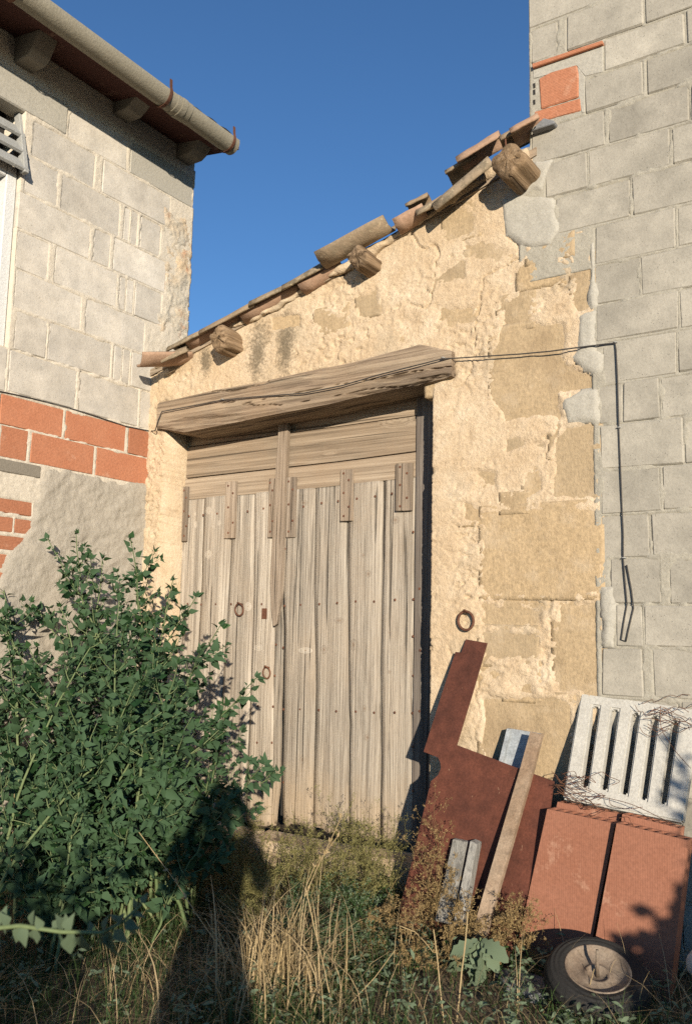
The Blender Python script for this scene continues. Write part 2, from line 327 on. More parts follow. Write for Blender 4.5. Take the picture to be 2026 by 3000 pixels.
def m_conc(name, a, b, gl=.9, sc=10):
    n = NB(name); c = n.mix(n.noise(sc, 6, .65), a, b); c = n.gain(c, n.ramp(n.noise(100, 4, .7), [(.3, .78), (.7, 1.12)]))
    return n.done(c, gl, n.bump(n.noise(60, 5, .7), .45, .008))
MT['grate'] = m_conc('white_precast_concrete', (.38, .36, .315), (.62, .60, .54))
MT['gutter'] = m_conc('fibre_cement_gutter', (.24, .215, .16), (.33, .30, .23), .9, 14)
MT['conc_dark'] = m_conc('rafter_concrete', (.20, .175, .14), (.28, .25, .20))
MT['slate'] = m_conc('grey_slab_stone', (.17, .18, .19), (.26, .26, .26))
MT['white_paint'] = m_conc('white_window_paint', (.62, .62, .60), (.70, .70, .68), .6)
MT['grey_slat'] = m_conc('grey_painted_slat', (.30, .30, .28), (.42, .42, .40))
MT['tyre'] = m_conc('worn_rubber', (.016, .016, .016), (.036, .034, .031), .75, 20)
MT['rim'] = m_rust('dusty_rim', (.23, .185, .14), (.16, .11, .075), (.11, .05, .03))
MT['cable'] = m_conc('black_cable', (.045, .042, .04), (.07, .065, .06), .6)
def m_dark():
    n = NB('unlit_depth'); return n.done((.03, .028, .026), .95)  # near-black; lack of light behind openings and gaps put into the colour
MT['dark'] = m_dark()
def m_leaf(name, a, b, tr=.25, back=(.16, .21, .13)):
    n = NB(name); at = n.nd('ShaderNodeAttribute'); at.attribute_name = 'tint'; f = at.outputs['Fac']
    c = n.mix(f, a, b); c = n.gain(c, n.ramp(n.noise(60, 3, .6), [(.3, .85), (.7, 1.12)])); c = n.mix(n.geo.outputs['Backfacing'], c, back); n.b.inputs['Specular IOR Level'].default_value = .12
    n.done(c, .7); t = n.nd('ShaderNodeBsdfTranslucent'); n.set(t.inputs[0], c); mx = n.nd('ShaderNodeMixShader'); mx.inputs[0].default_value = tr
    out = n.t.nodes['Material Output']; n.t.links.new(n.b.outputs[0], mx.inputs[1]); n.t.links.new(t.outputs[0], mx.inputs[2]); n.t.links.new(mx.outputs[0], out.inputs[0]); return n.m
MT['leaf'] = m_leaf('goosefoot_leaf', (.012, .040, .016), (.046, .098, .034), .10, (.050, .092, .045))
MT['leaf2'] = m_leaf('weed_leaf', (.03, .07, .02), (.07, .13, .042), .25)
MT['grass_g'] = m_leaf('green_grass_blade', (.024, .055, .018), (.085, .13, .042), .2, (.05, .085, .03))
MT['grass_d'] = m_leaf('dry_grass_blade', (.24, .17, .085), (.52, .40, .22), .2, (.42, .32, .18))
MT['twig'] = m_leaf('dry_weed_twig', (.22, .15, .065), (.36, .265, .125), .15, (.30, .21, .10))
MT['twig_g'] = m_leaf('yellow_green_twig', (.15, .145, .05), (.30, .27, .11), .15, (.22, .20, .08))
MT['leaf_p'] = m_leaf('pale_leaf', (.07, .115, .065), (.12, .17, .10), .2, (.11, .15, .09))
MT['stem'] = m_leaf('green_stem', (.10, .14, .06), (.17, .21, .10), .0, (.15, .19, .09))
def m_soil():
    n = NB('dry_soil'); c = n.mix(n.noise(5, 6, .65), (.13, .095, .06), (.23, .175, .115)); c = n.gain(c, n.ramp(n.noise(60, 4, .7), [(.3, .7), (.7, 1.2)])); return n.done(c, .97, n.bump(n.noise(25, 6, .7), .8, .03))
MT['soil'] = m_soil()
# ================================================================== ground
def gz(X, Y):
    X = np.asarray(X, float); Y = np.asarray(Y, float); p = np.stack([X, Y, X*0+.3], -1)
    near = np.exp(-((X+2)**2+(Y+1)**2)/60)
    return (.13*sstep(-2.6, -.3, Y)*near + .10*sstep(-.55, .1, Y)*sstep(-4.6, -4.2, X)*sstep(-1.9, -2.5, X)
            + .035*fbm(p, 1.3, 4, 3)*near + .3*fbm(p, .04, 3, 9)*(1-near))
def spread(c, fine, step, far):
    a = list(np.arange(0, fine, step)); s = step
    while a[-1] < far: s *= 1.25; a.append(a[-1]+s)
    a = np.array(a); return np.concatenate([c-a[::-1][:-1], c+a])
gu = spread(-2.2, 2.6, .035, 300); gv = spread(-1.2, 1.8, .035, 300)
ground = relief('ground', gu, gv, lambda U, V: np.stack([U, V, gz(U, V)], -1), lambda u, v: np.ones(u.shape, bool), MT['soil'], None, collar=False)
tag(ground, kind='structure')
RECTS = {'l': [], 'r': []}
def edge_dist(U, V, key):
    d = np.zeros(U.shape)
    for a, b, c_, e_ in RECTS[key]:
        m_ = (U > a) & (U < b) & (V > c_) & (V < e_)
        if m_.any(): d[m_] = np.minimum(np.minimum(U[m_]-a, b-U[m_]), np.minimum(V[m_]-c_, e_-V[m_]))
    return d
def smear(U, V, key, s0):
    p = np.stack([U, V, U*0+.5], -1); ed = edge_dist(U, V, key); n1 = fbm(p, 7, 4, s0); n2 = fbm(p, 45, 3, s0+3)
    w = .004+(.034 if key == 'r' else .016)*sstep(-.05, .45, n1); f = sstep(1.0, .35, ed/w)
    return -.014+f*(.0135+.006*n1+.004*n2)
# ================================================================== left house of concrete blocks
XL = -4.36
LX = lambda x, y: onX(x, y, XL)[1]
house = thing('concrete_block_house', (XL-1.2, -1.4, 0.0), 'pale concrete block house with red brick band and round gutter on the left', 'house')
LZ = [4.735, 4.492, 4.255, 4.013, 3.778, 3.538, 3.303, 3.06, 2.80]
LC = [ [(202, 376, 390), (381, 569, 480)],
       [(92, 280, 455), (298, 500, 560)],
       [(73, 170, 540), (177, 353, 600), (363, 381, 650), (383, 404, 660), (411, 470, 690)],
       [(46, 264, 690), (273, 323, 735), (330, 486, 790)],
       [(46, 142, 760), (158, 342, 830), (349, 368, 862), (370, 390, 868), (395, 473, 880)],
       [(41, 239, 890), (248, 425, 950)],
       [(41, 135, 1000), (140, 326, 1040), (333, 355, 1080), (357, 379, 1085), (385, 459, 1100)],
       [(23, 225, 1110), (229, 406, 1180), (410, 459, 1230)] ]
WIN = (-2.15, -1.10, 3.06, 4.62)   # window opening Y0,Y1,z0,z1
for k, row in enumerate(LC):
    z1, z0 = LZ[k]-.006, LZ[k+1]+.006; ys = []
    for a, b, y in row:
        y0, y1 = LX(a, y), LX(b, y); ys.append(y0)
        f = XL+random.uniform(-.001, .004)
        RECTS['l'].append((y0, y1, z0, z1)); box('block', XL-.15, f, y0, y1, z0, z1, MT['block_l'], house, random.uniform(.003, .008), .003)
    y1 = min(ys)-.014
    if z1 > WIN[2] and z0 < WIN[3]:
        y1 = WIN[0]-.02
    while y1 > -3.15:
        y0 = max(y1-.46, -3.2); RECTS['l'].append((y0, y1, z0, z1)); box('block', XL-.15, XL+random.uniform(-.001, .004), y0, y1, z0, z1, MT['block_l'], house, .005, .002); y1 = y0-.014
BZ = [2.792, 2.612, 2.425]
for k, row in enumerate([[(0, 188, 1215), (190, 369, 1275), (376, 447, 1310)], [(0, 83, 1300), (87, 275, 1350), (280, 445, 1385)]]):
    for a, b, y in row:
        RECTS['l'].append((LX(a, y), LX(b, y)-.008, BZ[k+1]+.004, BZ[k]-.004)); box('brick', XL-.12, XL+.004+random.uniform(0, .003), LX(a, y), LX(b, y)-.008, BZ[k+1]+.004, BZ[k]-.004, MT['brick'], house, .003, .002)
    y1 = LX(row[0][0], row[0][2])-.012
    while y1 > -3.1:
        box('brick', XL-.12, XL+.005, max(y1-.47, -3.2), y1, BZ[k+1]+.004, BZ[k]-.004, MT['brick'], house, .003, .002); y1 -= .48
# small brick courses low on the wall, half hidden by render
zz = 2.20
for k in range(9):
    h = .098; y1 = -.62-.12*(k % 2)-.05*(k > 3)
    while y1 > -2.2:
        y0 = y1-.24; RECTS['l'].append((y0+.012, y1, zz-h+.014, zz)); box('brick', XL-.12, XL+random.uniform(-.002, .004), y0+.012, y1, zz-h+.014, zz, MT['brick'], house, .005, .004); y1 = y0
    zz -= h+.006
def lmort(U, V):
    d = smear(U, V, 'l', 140)+.0035
    return np.stack([XL+d, U, V], -1)
def lin(U, V):
    w = (U > WIN[0]) & (U < WIN[1]) & (V > WIN[2]) & (V < WIN[3]); return ~w & (U < .315+.012*fbm(np.stack([U*0, V, V*0], -1), 7, 4, 4))
relief('wall', np.arange(-3.2, .345, .010), np.arange(-.05, 4.93, .010), lmort, lin, MT['mortar_l'], house, .30, (-1, 0, 0))
# rough cement render on the lower wall
rp = [(LX(0, 1760), .0), (LX(-40, 1560), 1.62), (LX(60, 1500), 1.93), (LX(95, 1440), 2.10), (LX(110, 1400), 2.30), (LX(130, 1375), 2.43), (LX(200, 1385), 2.45), (LX(270, 1400), 2.425), (LX(370, 1412), 2.43), (LX(445, 1400), 2.47), (.06, 2.48), (.06, 0)]
def rsd(U, V):
    p = np.stack([U, V, U*0], -1); return poly_sd(U, V, rp)+.035*fbm(p, 7, 4, 21)
def rpl(U, V):
    p = np.stack([U, V, U*0], -1); sd = rsd(U, V)
    q = fbm(np.stack([U+V*.35, V*1.7-U*.5, U*0], -1), 14, 4, 31)
    d = .016*sstep(.01, -.05, sd)+.009*fbm(p, 5, 4, 33)+.008*q+.004*fbm(p, 50, 3, 35)-.006*sstep(-.004, .02, sd)
    return np.stack([XL+d, U, V], -1)
relief('cement_render', np.arange(-2.4, .05, .011), np.arange(0, 2.55, .011), rpl, lambda u, v: rsd(u, v) < .012, MT['render'], house, .03, (-1, 0, 0))
# rubble and plaster on the far corner
def csd(U, V):
    p = np.stack([U, V, U*0], -1); left = .02+.10*sstep(3.9, 3.45, V)*0+.0*U
    return np.maximum(np.maximum(left-.01+.16*fbm(p, 3.2, 5, 41, .62)-U, V-4.44-.10*fbm(p, 4, 4, 44)-.22*(U-.1)), 3.2-V)
def cpl(U, V):
    p = np.stack([U, V, U*0], -1); sd = csd(U, V); t = fbm(p, 6, 4, 45); st = np.round(t*4)/4
    k = sstep(.012, -.10, sd); d = -.008+.014*k+(.004+.010*k)*st+(.004+.010*k)*fbm(p, 13, 4, 47)+.006*fbm(p, 50, 3, 49)
    return np.stack([XL+d, U, V], -1)
def m_corner():
    n = NB('rubble_corner'); c = n.mix(n.ramp(n.noise(4, 5, .6), [(.40, 0), (.66, 1)]), (.54, .49, .40), (.62, .48, .32)); c = n.mix(n.ramp(n.noise(9, 4, .6), [(.58, 0), (.68, .7)]), c, (.48, .25, .14)); c = n.gain(c, n.ramp(n.noise(70, 4, .7), [(.3, .75), (.7, 1.15)])); return n.done(c, .97, n.bump(n.noise(35, 6, .75), .8, .014))
relief('corner_rubble', np.arange(-.12, .335, .010), np.arange(3.2, 4.6, .010), cpl, lambda u, v: (csd(u, v) < .01) & (u < .32+.014*fbm(np.stack([u*0, v, v*0], -1), 6, 4, 4)), m_corner(), house, .2, (-1, 0, 0))
# smooth cement band, lintels, window
def band(name, x0, x1, ya, yb, za, zb, out, m): return box(name, XL-.1, XL+out, ya, yb, za, zb, m, house, .006, .003)
band('smooth_patch', 0, 0, LX(381, 480), .30, 4.50, 4.735, .0045, MT['cement'])
box('window_lintel', XL-.12, XL+.010, -2.5, LX(200, 300), 4.50, 4.70, MT['cement'], house, .008, .003)
box('lintel', XL-.1, XL+.012, -1.9, LX(118, 1385), 2.345, 2.42, MT['conc_dark'], house, .006, .003)
win = box('window', XL-.22, XL-.19, WIN[0], WIN[1], WIN[2], WIN[3], MT['dark'], house, .002)
for a, b, c, d in ((WIN[0], WIN[0]+.07, WIN[2], 4.15), (WIN[1]-.075, WIN[1]-.005, WIN[2], 4.15), (WIN[0]+.07, WIN[1]-.075, 4.07, 4.15), (WIN[0]+.07, WIN[1]-.075, WIN[2], WIN[2]+.07), (-1.66, -1.58, WIN[2]+.07, 4.07)):
    box('frame', XL-.14, XL-.02, a, b, c, d, MT['white_paint'], win, .006)
for k in range(2): box('pane', XL-.10, XL-.095, (WIN[0]+.07, -1.58)[k], (-1.66, WIN[1]-.075)[k], WIN[2]+.07, 4.07, MT['blue_steel'], win, 0)
# slatted shutter hanging open from the top of the window
for k in range(3):
    z = 4.38-.115*k; o = -.03+.030*k
    bm = box_bm(-.012, .012, WIN[0]+.02, WIN[1]+.015, -.05, .05, .004)
    bmesh.ops.rotate(bm, verts=bm.verts[:], cent=(0, 0, 0), matrix=Matrix.Rotation(R(-38), 3, 'Y')); bmesh.ops.translate(bm, verts=bm.verts[:], vec=(XL+o, 0, z)); from_bm('shutter_slat', bm, MT['grey_slat'], win)
prism('shutter_side', [(XL-.08, WIN[1]-.02, 4.50), (XL-.03, WIN[1]-.02, 4.50), (XL+.07, WIN[1]-.02, 4.10), (XL+.02, WIN[1]-.02, 4.10)], (0, .03, 0), MT['grey_slat'], win, .003)
# eaves
ROOF_A = math.atan2(.26, 1)
def zs(X): return 4.885+(-4.0-X)*.16      # underside of the soffit
box('mass', -8.0, XL-.25, -3.2, .28, -.05, 4.93, MT['mortar_l'], house, 0)
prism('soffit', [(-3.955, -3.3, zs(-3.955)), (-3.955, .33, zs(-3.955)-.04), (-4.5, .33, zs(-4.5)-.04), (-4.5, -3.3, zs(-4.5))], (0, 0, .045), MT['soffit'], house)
prism('roof_deck', [(-4.00, -3.35, 4.94), (-4.00, .33, 4.89), (-8.2, .33, 5.95), (-8.2, -3.35, 6.0)], (0, 0, .05), MT['conc_dark'], house)
for i in range(26):
    y = .24-i*.145
    V, F = [], []
    for j in range(2):
        x, z = ((-4.0, 4.945-.014*(26-i)/26), (-8.2, 6.01))[j]
        for a in range(7): V.append((x, y+.085*math.cos(math.pi*a/6), z+.035*math.sin(math.pi*a/6)))
    for a in range(6): F.append((a, a+1, 8+a, 7+a))
    mesh('roof_tile', V, F, MT['tile'], house, True)
for x, y in ((118, 168), (402, 322), (583, 452), (-140, 30)):
    p = onX(x, y, -4.2); Yc = p[1]
    bm = bmesh.new(); z0 = p[2]
    prof = [(-4.42, z0-.012), (-4.23, z0-.015), (-4.19, z0+.015), (-4.13, zs(-4.13)-.02), (-4.42, zs(-4.42)-.02)]
    V = [(a, Yc-.065, b) for a, b in prof]; prism('rafter_tail', V, (0, .13, 0), MT['conc_dark'], house, .006)
g0, g1 = onX(60, -24, -3.95), onX(680, 426, -3.95)
gd = (g1-g0)/np.linalg.norm(g1-g0); gA = g0-gd*2.0
def halfpipe(a, b, r, th, n=30, ang=(-195, 15)):
    V, F = [], []
    for P in (a, b):
        for rr in (r, r-th):
            for k in range(n+1):
                t = R(ang[0]+(ang[1]-ang[0])*k/n); V.append((P[0]+rr*math.cos(t), P[1], P[2]+rr*math.sin(t)))
    m_ = n+1
    for k in range(n):
        F += [(k, k+1, 2*m_+k+1, 2*m_+k), (m_+k+1, m_+k, 3*m_+k, 3*m_+k+1), (k+1, k, m_+k, m_+k+1), (2*m_+k, 2*m_+k+1, 3*m_+k+1, 3*m_+k)]
    F += [(0, m_, 3*m_, 2*m_)[::-1], (n, m_+n, 3*m_+n, 2*m_+n)]
    return V, F
V, F = halfpipe(gA, g1, .070, .010); gutter = mesh('gutter', V, F, MT['gutter'], house, False)
def along(t): return g0+(g1-g0)*t
jt = (onX(520, 305, -3.95)[1]-g0[1])/(g1[1]-g0[1])
for w, r in ((.020, .078), (.060, .074)):
    V, F = halfpipe(along(jt)-gd*w, along(jt)+gd*w*1.2, r, .012); mesh('joint_collar', V, F, MT['gutter'], gutter, False)
for x, y in ((478, 270), (664, 395), (40, -40)):
    t = (onX(x, y, -3.95)[1]-g0[1])/(g1[1]-g0[1]); c = along(t)
    P = [(c[0]+.076*math.cos(R(a)), c[1], c[2]+.076*math.sin(R(a))) for a in range(-200, 31, 15)]; P.append((c[0]+.062, c[1]+.004, c[2]+.085))
    V, F = [], []
    for q in P: V += [(q[0], q[1]-.011, q[2]), (q[0], q[1]+.011, q[2]), (q[0]*1+(c[0]-q[0])*-.05, q[1]-.011, q[2]+(q[2]-c[2])*.05), (q[0]+(q[0]-c[0])*.05, q[1]+.011, q[2]+(q[2]-c[2])*.05)]
    for i in range(len(P)-1):
        a = i*4; F += [(a, a+1, a+5, a+4), (a+2, a+6, a+7, a+3), (a, a+4, a+6, a+2), (a+1, a+3, a+7, a+5)]
    mesh('bracket', V, F, MT['iron'], gutter)
# ================================================================== right building of concrete blocks
tower = thing('concrete_block_building', (0.4, .8, 0.0), 'tall grey concrete block building on the right with small red brick inserts', 'building')
RZ = [4.87, 4.655, 4.452, 4.272, 4.080, 3.885, 3.690, 3.485, 3.284, 3.082, 2.894, 2.687, 2.489, 2.272, 2.065, 1.861, 1.650, 1.458, 1.235, 1.03, .82, .61, .40, .19]
k5 = lambda c: 1180+.5393*c
def RX(c, z):                                # crop column -> X at height z on the wall
    lo, hi = -4.0, 2.0; t = k5(c)
    for _ in range(40):
        m_ = (lo+hi)/2
        if px(np.array([m_, 0, z]))[0] < t: lo = m_
        else: hi = m_
    return lo
RC = { 0: [(683, 1120), (1130, 1568)], 1: [(690, 838), (888, 1299), (1311, 1700)], 2: [(1090, 1525), (1535, 1960)], 3: [(985, 1302), (1318, 1720)], 4: [(700, 1090), (1113, 1552), (1565, 1980)],
       5: [(770, 1000), (1008, 1448), (1462, 1880)], 6: [(655, 776), (790, 815), (823, 1234), (1243, 1680)], 7: [(1042, 1480), (1490, 1930)], 8: [(1045, 1286), (1294, 1730)], 9: [(1047, 1494), (1506, 1950)],
       10: [(1090, 1480), (1490, 1900)], 11: [(1060, 1190), (1196, 1388), (1402, 1830)], 12: [(1070, 1520), (1530, 1900)], 13: [(1076, 1394), (1410, 1840)], 14: [(1076, 1335), (1345, 1770)], 15: [(1122, 1396), (1446, 1860)],
       16: [(1160, 1300), (1310, 1740)], 17: [(1080, 1300), (1356, 1800)], 18: [(1080, 1500), (1515, 1900)], 19: [(1080, 1290), (1300, 1720)], 20: [(1080, 1500), (1515, 1900)], 21: [(1080, 1290), (1300, 1720)], 22: [(1080, 1500), (1515, 1900)] }
for k, row in RC.items():
    z1, z0 = RZ[k]-.005, RZ[k+1]+.005; zc = (z0+z1)/2; x1 = 0
    for a, b in row:
        xa, xb = RX(a, zc), RX(b, zc); x1 = xb
        if k == 15 and (a, b) == (1446, 1860): pass
        yf = -random.uniform(-.001, .006); RECTS['r'].append((xa, xb, z0, z1)); box('block', xa, xb, yf, .18, z0, z1, MT['block_r'], tower, random.uniform(.003, .009), .004)
    while x1 < 1.55:
        xa = x1+.012; xb = min(xa+.40, 1.6); RECTS['r'].append((xa, xb, z0, z1)); box('block', xa, xb, -random.uniform(-.001, .005), .18, z0, z1, MT['block_r'], tower, .005, .002); x1 = xb
for z0 in np.arange(4.875, 5.6, .205):
    x1 = -1.66+.2*random.random()*0
    first = random.choice((.2, .4))
    while x1 < 1.55:
        xb = min(x1+first, 1.6); first = .40; RECTS['r'].append((x1, xb, z0+.005, z0+.2)); box('block', x1, xb, -random.uniform(0, .005), .18, z0+.005, z0+.2, MT['block_r'], tower, .005, .002); x1 = xb+.012
def rmort(U, V):
    d = smear(U, V, 'r', 150)+.0015; return np.stack([U, -d, V], -1)
def rin(U, V):
    left = np.where(V > 4.0, -1.655, np.where(V > 3.27, -1.72, -1.345)); return U > left
relief('wall', np.arange(-1.74, 1.61, .010), np.arange(-.05, 5.72, .010), rmort, rin, MT['mortar_r'], tower, .30, (0, 1, 0))
box('mass', -1.63, 1.6, .22, 3.5, -.05, 5.69, MT['mortar_r'], tower, 0)
# red inserts beside the roof
def rq(pts, Y=0.0): return [onY(k5(a), .5393*b, Y) for a, b in pts]
prism('tile_course', rq([(698, 345), (1080, 217), (1083, 236), (700, 368)], -.022), (0, .06, 0), MT['brick'], tower, .003)
prism('cement_patch', rq([(702, 372), (1083, 240), (1086, 392), (985, 415), (945, 350), (735, 415), (705, 430)], -.004), (0, .05, 0), MT['cement'], tower, .004)
b1 = prism('brick', rq([(735, 425), (800, 390), (940, 350), (950, 400), (950, 525), (745, 592)], -.010), (0, .08, 0), MT['brick'], tower, .006)
prism('brick', rq([(712, 606), (960, 532), (964, 600), (714, 668)], -.006), (0, .08, 0), MT['brick'], tower, .004)
prism('cement_patch', rq([(704, 435), (733, 425), (742, 594), (712, 604)], -.002), (0, .05, 0), MT['cement'], tower, .003)
for z in (470, 505, 560): prism('hollow', rq([(704, z-16), (716, z-20), (717, z+6), (706, z+10)], -.0045), (0, .003, 0), MT['dark'], tower)  # flat near-black slips; the shade inside brick holes is their colour
prism('cement_patch', rq([(946, 350), (985, 415), (985, 610), (968, 615), (953, 520)], -.003), (0, .05, 0), MT['cement'], tower, .003)
# ================================================================== old stone barn
barn = thing('stone_barn', (-2.85, 1.0, 0.0), 'old ochre plastered stone barn with weathered double wooden door and sagging tile roof', 'barn')
PX = lambda pts: np.array([onY(a, b)[[0, 2]] for a, b in pts])
ROOFPX = [(430, 1095), (520, 1035), (596, 990), (711, 942), (821, 892), (940, 814), (1009, 786), (1161, 690), (1250, 630), (1330, 580), (1420, 515), (1500, 470), (1560, 440)]
roof_line = PX(ROOFPX)
def zroof(X): return np.interp(X, roof_line[:, 0], roof_line[:, 1])
OUT = np.concatenate([np.array([[-4.50, -.05], [-4.50, roof_line[0, 1]-.03]]), roof_line, PX([(1556, 520), (1471, 587), (1476, 695), (1525, 722), (1606, 717), (1722, 668), (1724, 800), (1737, 905), (1740, 1000), (1743, 1130), (1749, 1280), (1752, 1500), (1758, 1735), (1760, 2040), (1764, 2300)]), np.array([[-1.33, -.05]])])
DX0, DX1, DZ1 = -4.195, -2.215, 2.86
def s6(a, b): return (1180+.5393*a, 700+.5393*b)
def s7(a, b): return (1180+.5393*a, 1400+.5393*b)
def s5(a, b): return (1180+.5393*a, .5393*b)
def s4(a, b): return (500+.4589*a, 300+.4589*b)
STONES = [[s7(440, 185), s7(800, 180), s7(1050, 190), s7(1062, 620), s7(700, 630), s7(440, 610)],
  [s6(540, 500), s6(880, 455), s6(880, 560), s6(870, 650), s6(930, 700), s6(1040, 740), s6(1035, 820), s6(850, 840), s6(845, 960), s6(560, 985), s6(490, 850), s6(500, 650)],
  [s6(815, 1075), s6(1050, 1000), s6(1050, 1390), s6(825, 1395)], [s7(838, 660), s7(1066, 670), s7(1074, 1165), s7(836, 1170)],
  [s7(430, 690), s7(590, 695), s7(760, 720), s7(740, 810), s7(450, 800)], [s7(432, 832), s7(560, 830), s7(710, 880), s7(690, 960), s7(520, 995), s7(430, 950)],
  [s7(412, 1010), s7(500, 1005), s7(545, 1080), s7(520, 1120), s7(440, 1090)], [s7(572, 1060), s7(690, 1045), s7(715, 1120), s7(700, 1180), s7(600, 1185), s7(565, 1120)],
  [s7(432, 1200), s7(600, 1185), s7(820, 1200), s7(905, 1240), s7(890, 1800), s7(430, 1800)],
  [s6(560, 1090), s6(650, 1080), s6(780, 1100), s6(770, 1145), s6(560, 1155)], [s6(385, 1260), s6(510, 1255), s6(500, 1360), s6(400, 1370)], [s6(672, 1265), s6(740, 1260), s6(735, 1350), s6(680, 1385)],
  [s6(200, 360), s6(380, 380), s6(375, 460), s6(280, 475), s6(200, 440)], [s6(160, 130), s6(330, 125), s6(335, 225), s6(180, 235)], [s6(940, 20), s6(1008, 10), s6(1010, 370), s6(950, 390), s6(930, 200)],
  [s6(530, 340), s6(680, 330), s6(690, 450), s6(560, 480)], [s4(1200, 1250), s4(1300, 1240), s4(1315, 1330), s4(1210, 1345)], [s4(640, 1370), s4(830, 1350), s4(825, 1435), s4(650, 1450)],
  [s5(235, 1140), s5(385, 1130), s5(395, 1260), s5(250, 1290)], [s5(880, 1280), s5(1002, 1250), s5(1004, 1400), s5(900, 1380)], [s6(330, 20), s6(470, 40), s6(560, 60), s6(520, 110), s6(340, 90)],
  [s6(640, 180), s6(800, 140), s6(850, 200), s6(680, 250)], [s6(140, 790), s6(205, 785), s6(200, 820), s6(150, 825)], [s7(330, 130), s7(430, 150), s7(420, 230), s7(340, 220)],
  [s6(0, 430), s6(70, 420), s6(90, 520), s6(0, 540)], [s4(930, 1350), s4(1110, 1370), s4(1100, 1440), s4(960, 1440)], [s6(550, 1410), s6(660, 1400), s6(650, 1460), s6(560, 1455)], [s6(690, 40), s6(880, 0), s6(900, 70), s6(700, 110)]]
SP = [PX(p) for p in STONES]
SMOOTH = PX([(1258, 1130), (1330, 1120), (1330, 1900), (1275, 2000)])
def barn_d(U, V):
    p = np.stack([U, U*0, V], -1)
    t = fbm(p, 5.5, 5, 61); terr = np.floor(t*6)/6+sstep(.6, 1.0, (t*6) % 1.0)/6
    am = .25+.70*sstep(-.25, .35, fbm(p, 1.7, 3, 70))
    d = .003+.007*fbm(p, 1.8, 4, 62)+am*(.009*terr+.005*fbm(p, 17, 4, 63, .6)+.006*fbm(p, 45, 3, 64))
    f2 = fbm(p*np.array([1, 1, 1.6]), 20, 3, 65); d -= am*.011*sstep(.32, .38, f2); f3 = fbm(p*np.array([1, 1, 1.7]), 42, 3, 75); d -= am*.009*sstep(.30, .37, f3)*sstep(-.4, .2, fbm(p, 2.0, 3, 76)); t2 = fbm(p, 14, 4, 77); d += am*.004*(np.floor(t2*4)/4)
    cr = np.abs(fbm(p, 2.3, 5, 66)); d -= .014*sstep(.020, .004, cr)*sstep(-.1, .25, fbm(p, 1.1, 2, 68))
    sm = sstep(.03, -.05, poly_sd(U, V, SMOOTH)); d = d*(1-.7*sm)+.006*sm
    wob = .030*fbm(p, 9, 5, 71, .6)
    for s in SP:
        x0, z0 = s.min(0)-.1; x1, z1 = s.max(0)+.1; mk = (U > x0) & (U < x1) & (V > z0) & (V < z1)
        if mk.any():
            sd = poly_sd(U[mk], V[mk], s)+wob[mk]; sm_ = (s.max(0)-s.min(0)).max() < .26; w = sstep(.020, -.026, sd)*((.45+.55*sstep(-.1, .25, fbm(p[mk], 6, 3, 79))) if sm_ else 1.0); d[mk] = d[mk]*(1-w)-.012*w
    return d
def bpl(U, V): return np.stack([U, -barn_d(U, V), V], -1)
def binside(U, V):
    p = np.stack([U, U*0, V], -1); j = .012*fbm(p, 9, 4, 73)
    door = (U > DX0) & (U < DX1+j*.45+.006) & (V < DZ1)
    return (poly_sd(U, V, OUT)+j*.8 < 0) & ~door
relief('plaster_wall', np.arange(-4.40, -1.30, .0075), np.arange(-.05, 4.30, .0075), bpl, binside, MT['plaster'], barn, .24, (0, 1, 0), False)
for i, s in enumerate(SP):
    x0, z0 = s.min(0)-.03; x1, z1 = s.max(0)+.03; o = random.uniform(.000, .006)
    def spl(U, V, o=o, i=i):
        p = np.stack([U, U*0, V], -1); return np.stack([U, -(o-.006+.008*fbm(p, 4, 3, 80+i)+.004*fbm(p, 26, 3, 81+i)), V], -1)
    st = .02 if (x1-x0) > .25 else .014
    relief('stone', np.linspace(x0, x1, max(4, int((x1-x0)/st))), np.linspace(z0, z1, max(4, int((z1-z0)/st))), spl, lambda u, v: np.ones(u.shape, bool), MT['stone'], barn, .12, (0, 1, 0))
# grey cement smeared over the joint between barn and blocks: belongs to the block building
for q in ([s5(535, 1085), s5(700, 1060), s5(830, 1070), s5(835, 1250), s5(800, 1335), s5(640, 1340), s5(555, 1285)], [s6(955, 420), s6(1045, 390), s6(1050, 600), s6(1090, 640), s6(1085, 720), s6(1045, 745), s6(920, 660), s6(945, 590)],
          [s6(860, 850), s6(1050, 825), s6(1055, 985), s6(960, 990), s6(890, 1010), s6(850, 900)], [s6(1010, 20), s6(1040, 10), s6(1045, 370), s6(1020, 380)], [s5(715, 885), s5(800, 880), s5(760, 1040), s5(540, 1090), s5(600, 1010), s5(710, 970)], [s7(1075, 590), s7(1155, 580), s7(1155, 920), s7(1078, 930)]):
    P_ = PX(q); x0, z0 = P_.min(0)-.04; x1, z1 = P_.max(0)+.04
    def cps(U, V, P_=P_):
        p = np.stack([U, U*0, V], -1); return poly_sd(U, V, P_)+.025*fbm(p, 8, 4, 91)
    def cpp(U, V, cps=cps):
        p = np.stack([U, U*0, V], -1); sd = cps(U, V); return np.stack([U, -(.016*sstep(.01, -.02, sd)-.004+.006*fbm(p, 7, 4, 92)+.003*fbm(p, 40, 3, 93)), V], -1)
    relief('cement_patch', np.arange(x0, x1, .011), np.arange(z0, z1, .011), cpp, lambda u, v, cps=cps: cps(u, v) < .006, MT['cement'], tower, .03, (0, 1, 0))
# back walls so that the barn is a real volume
box('side_wall', -4.345, -4.2, .45, 3.4, -.05, 3.2, MT['plaster'], barn, 0)
prism('roof_deck', [(-4.40, -.015, float(zroof(-4.40))+.005), (-2.9, -.015, float(zroof(-2.9))+.005), (-1.62, -.015, float(zroof(-1.62))+.005), (-1.62, -.015, float(zroof(-1.62))-.04), (-2.9, -.015, float(zroof(-2.9))-.04), (-4.40, -.015, float(zroof(-4.40))-.04)], (0, 3.4, 0), MT['board'], barn)
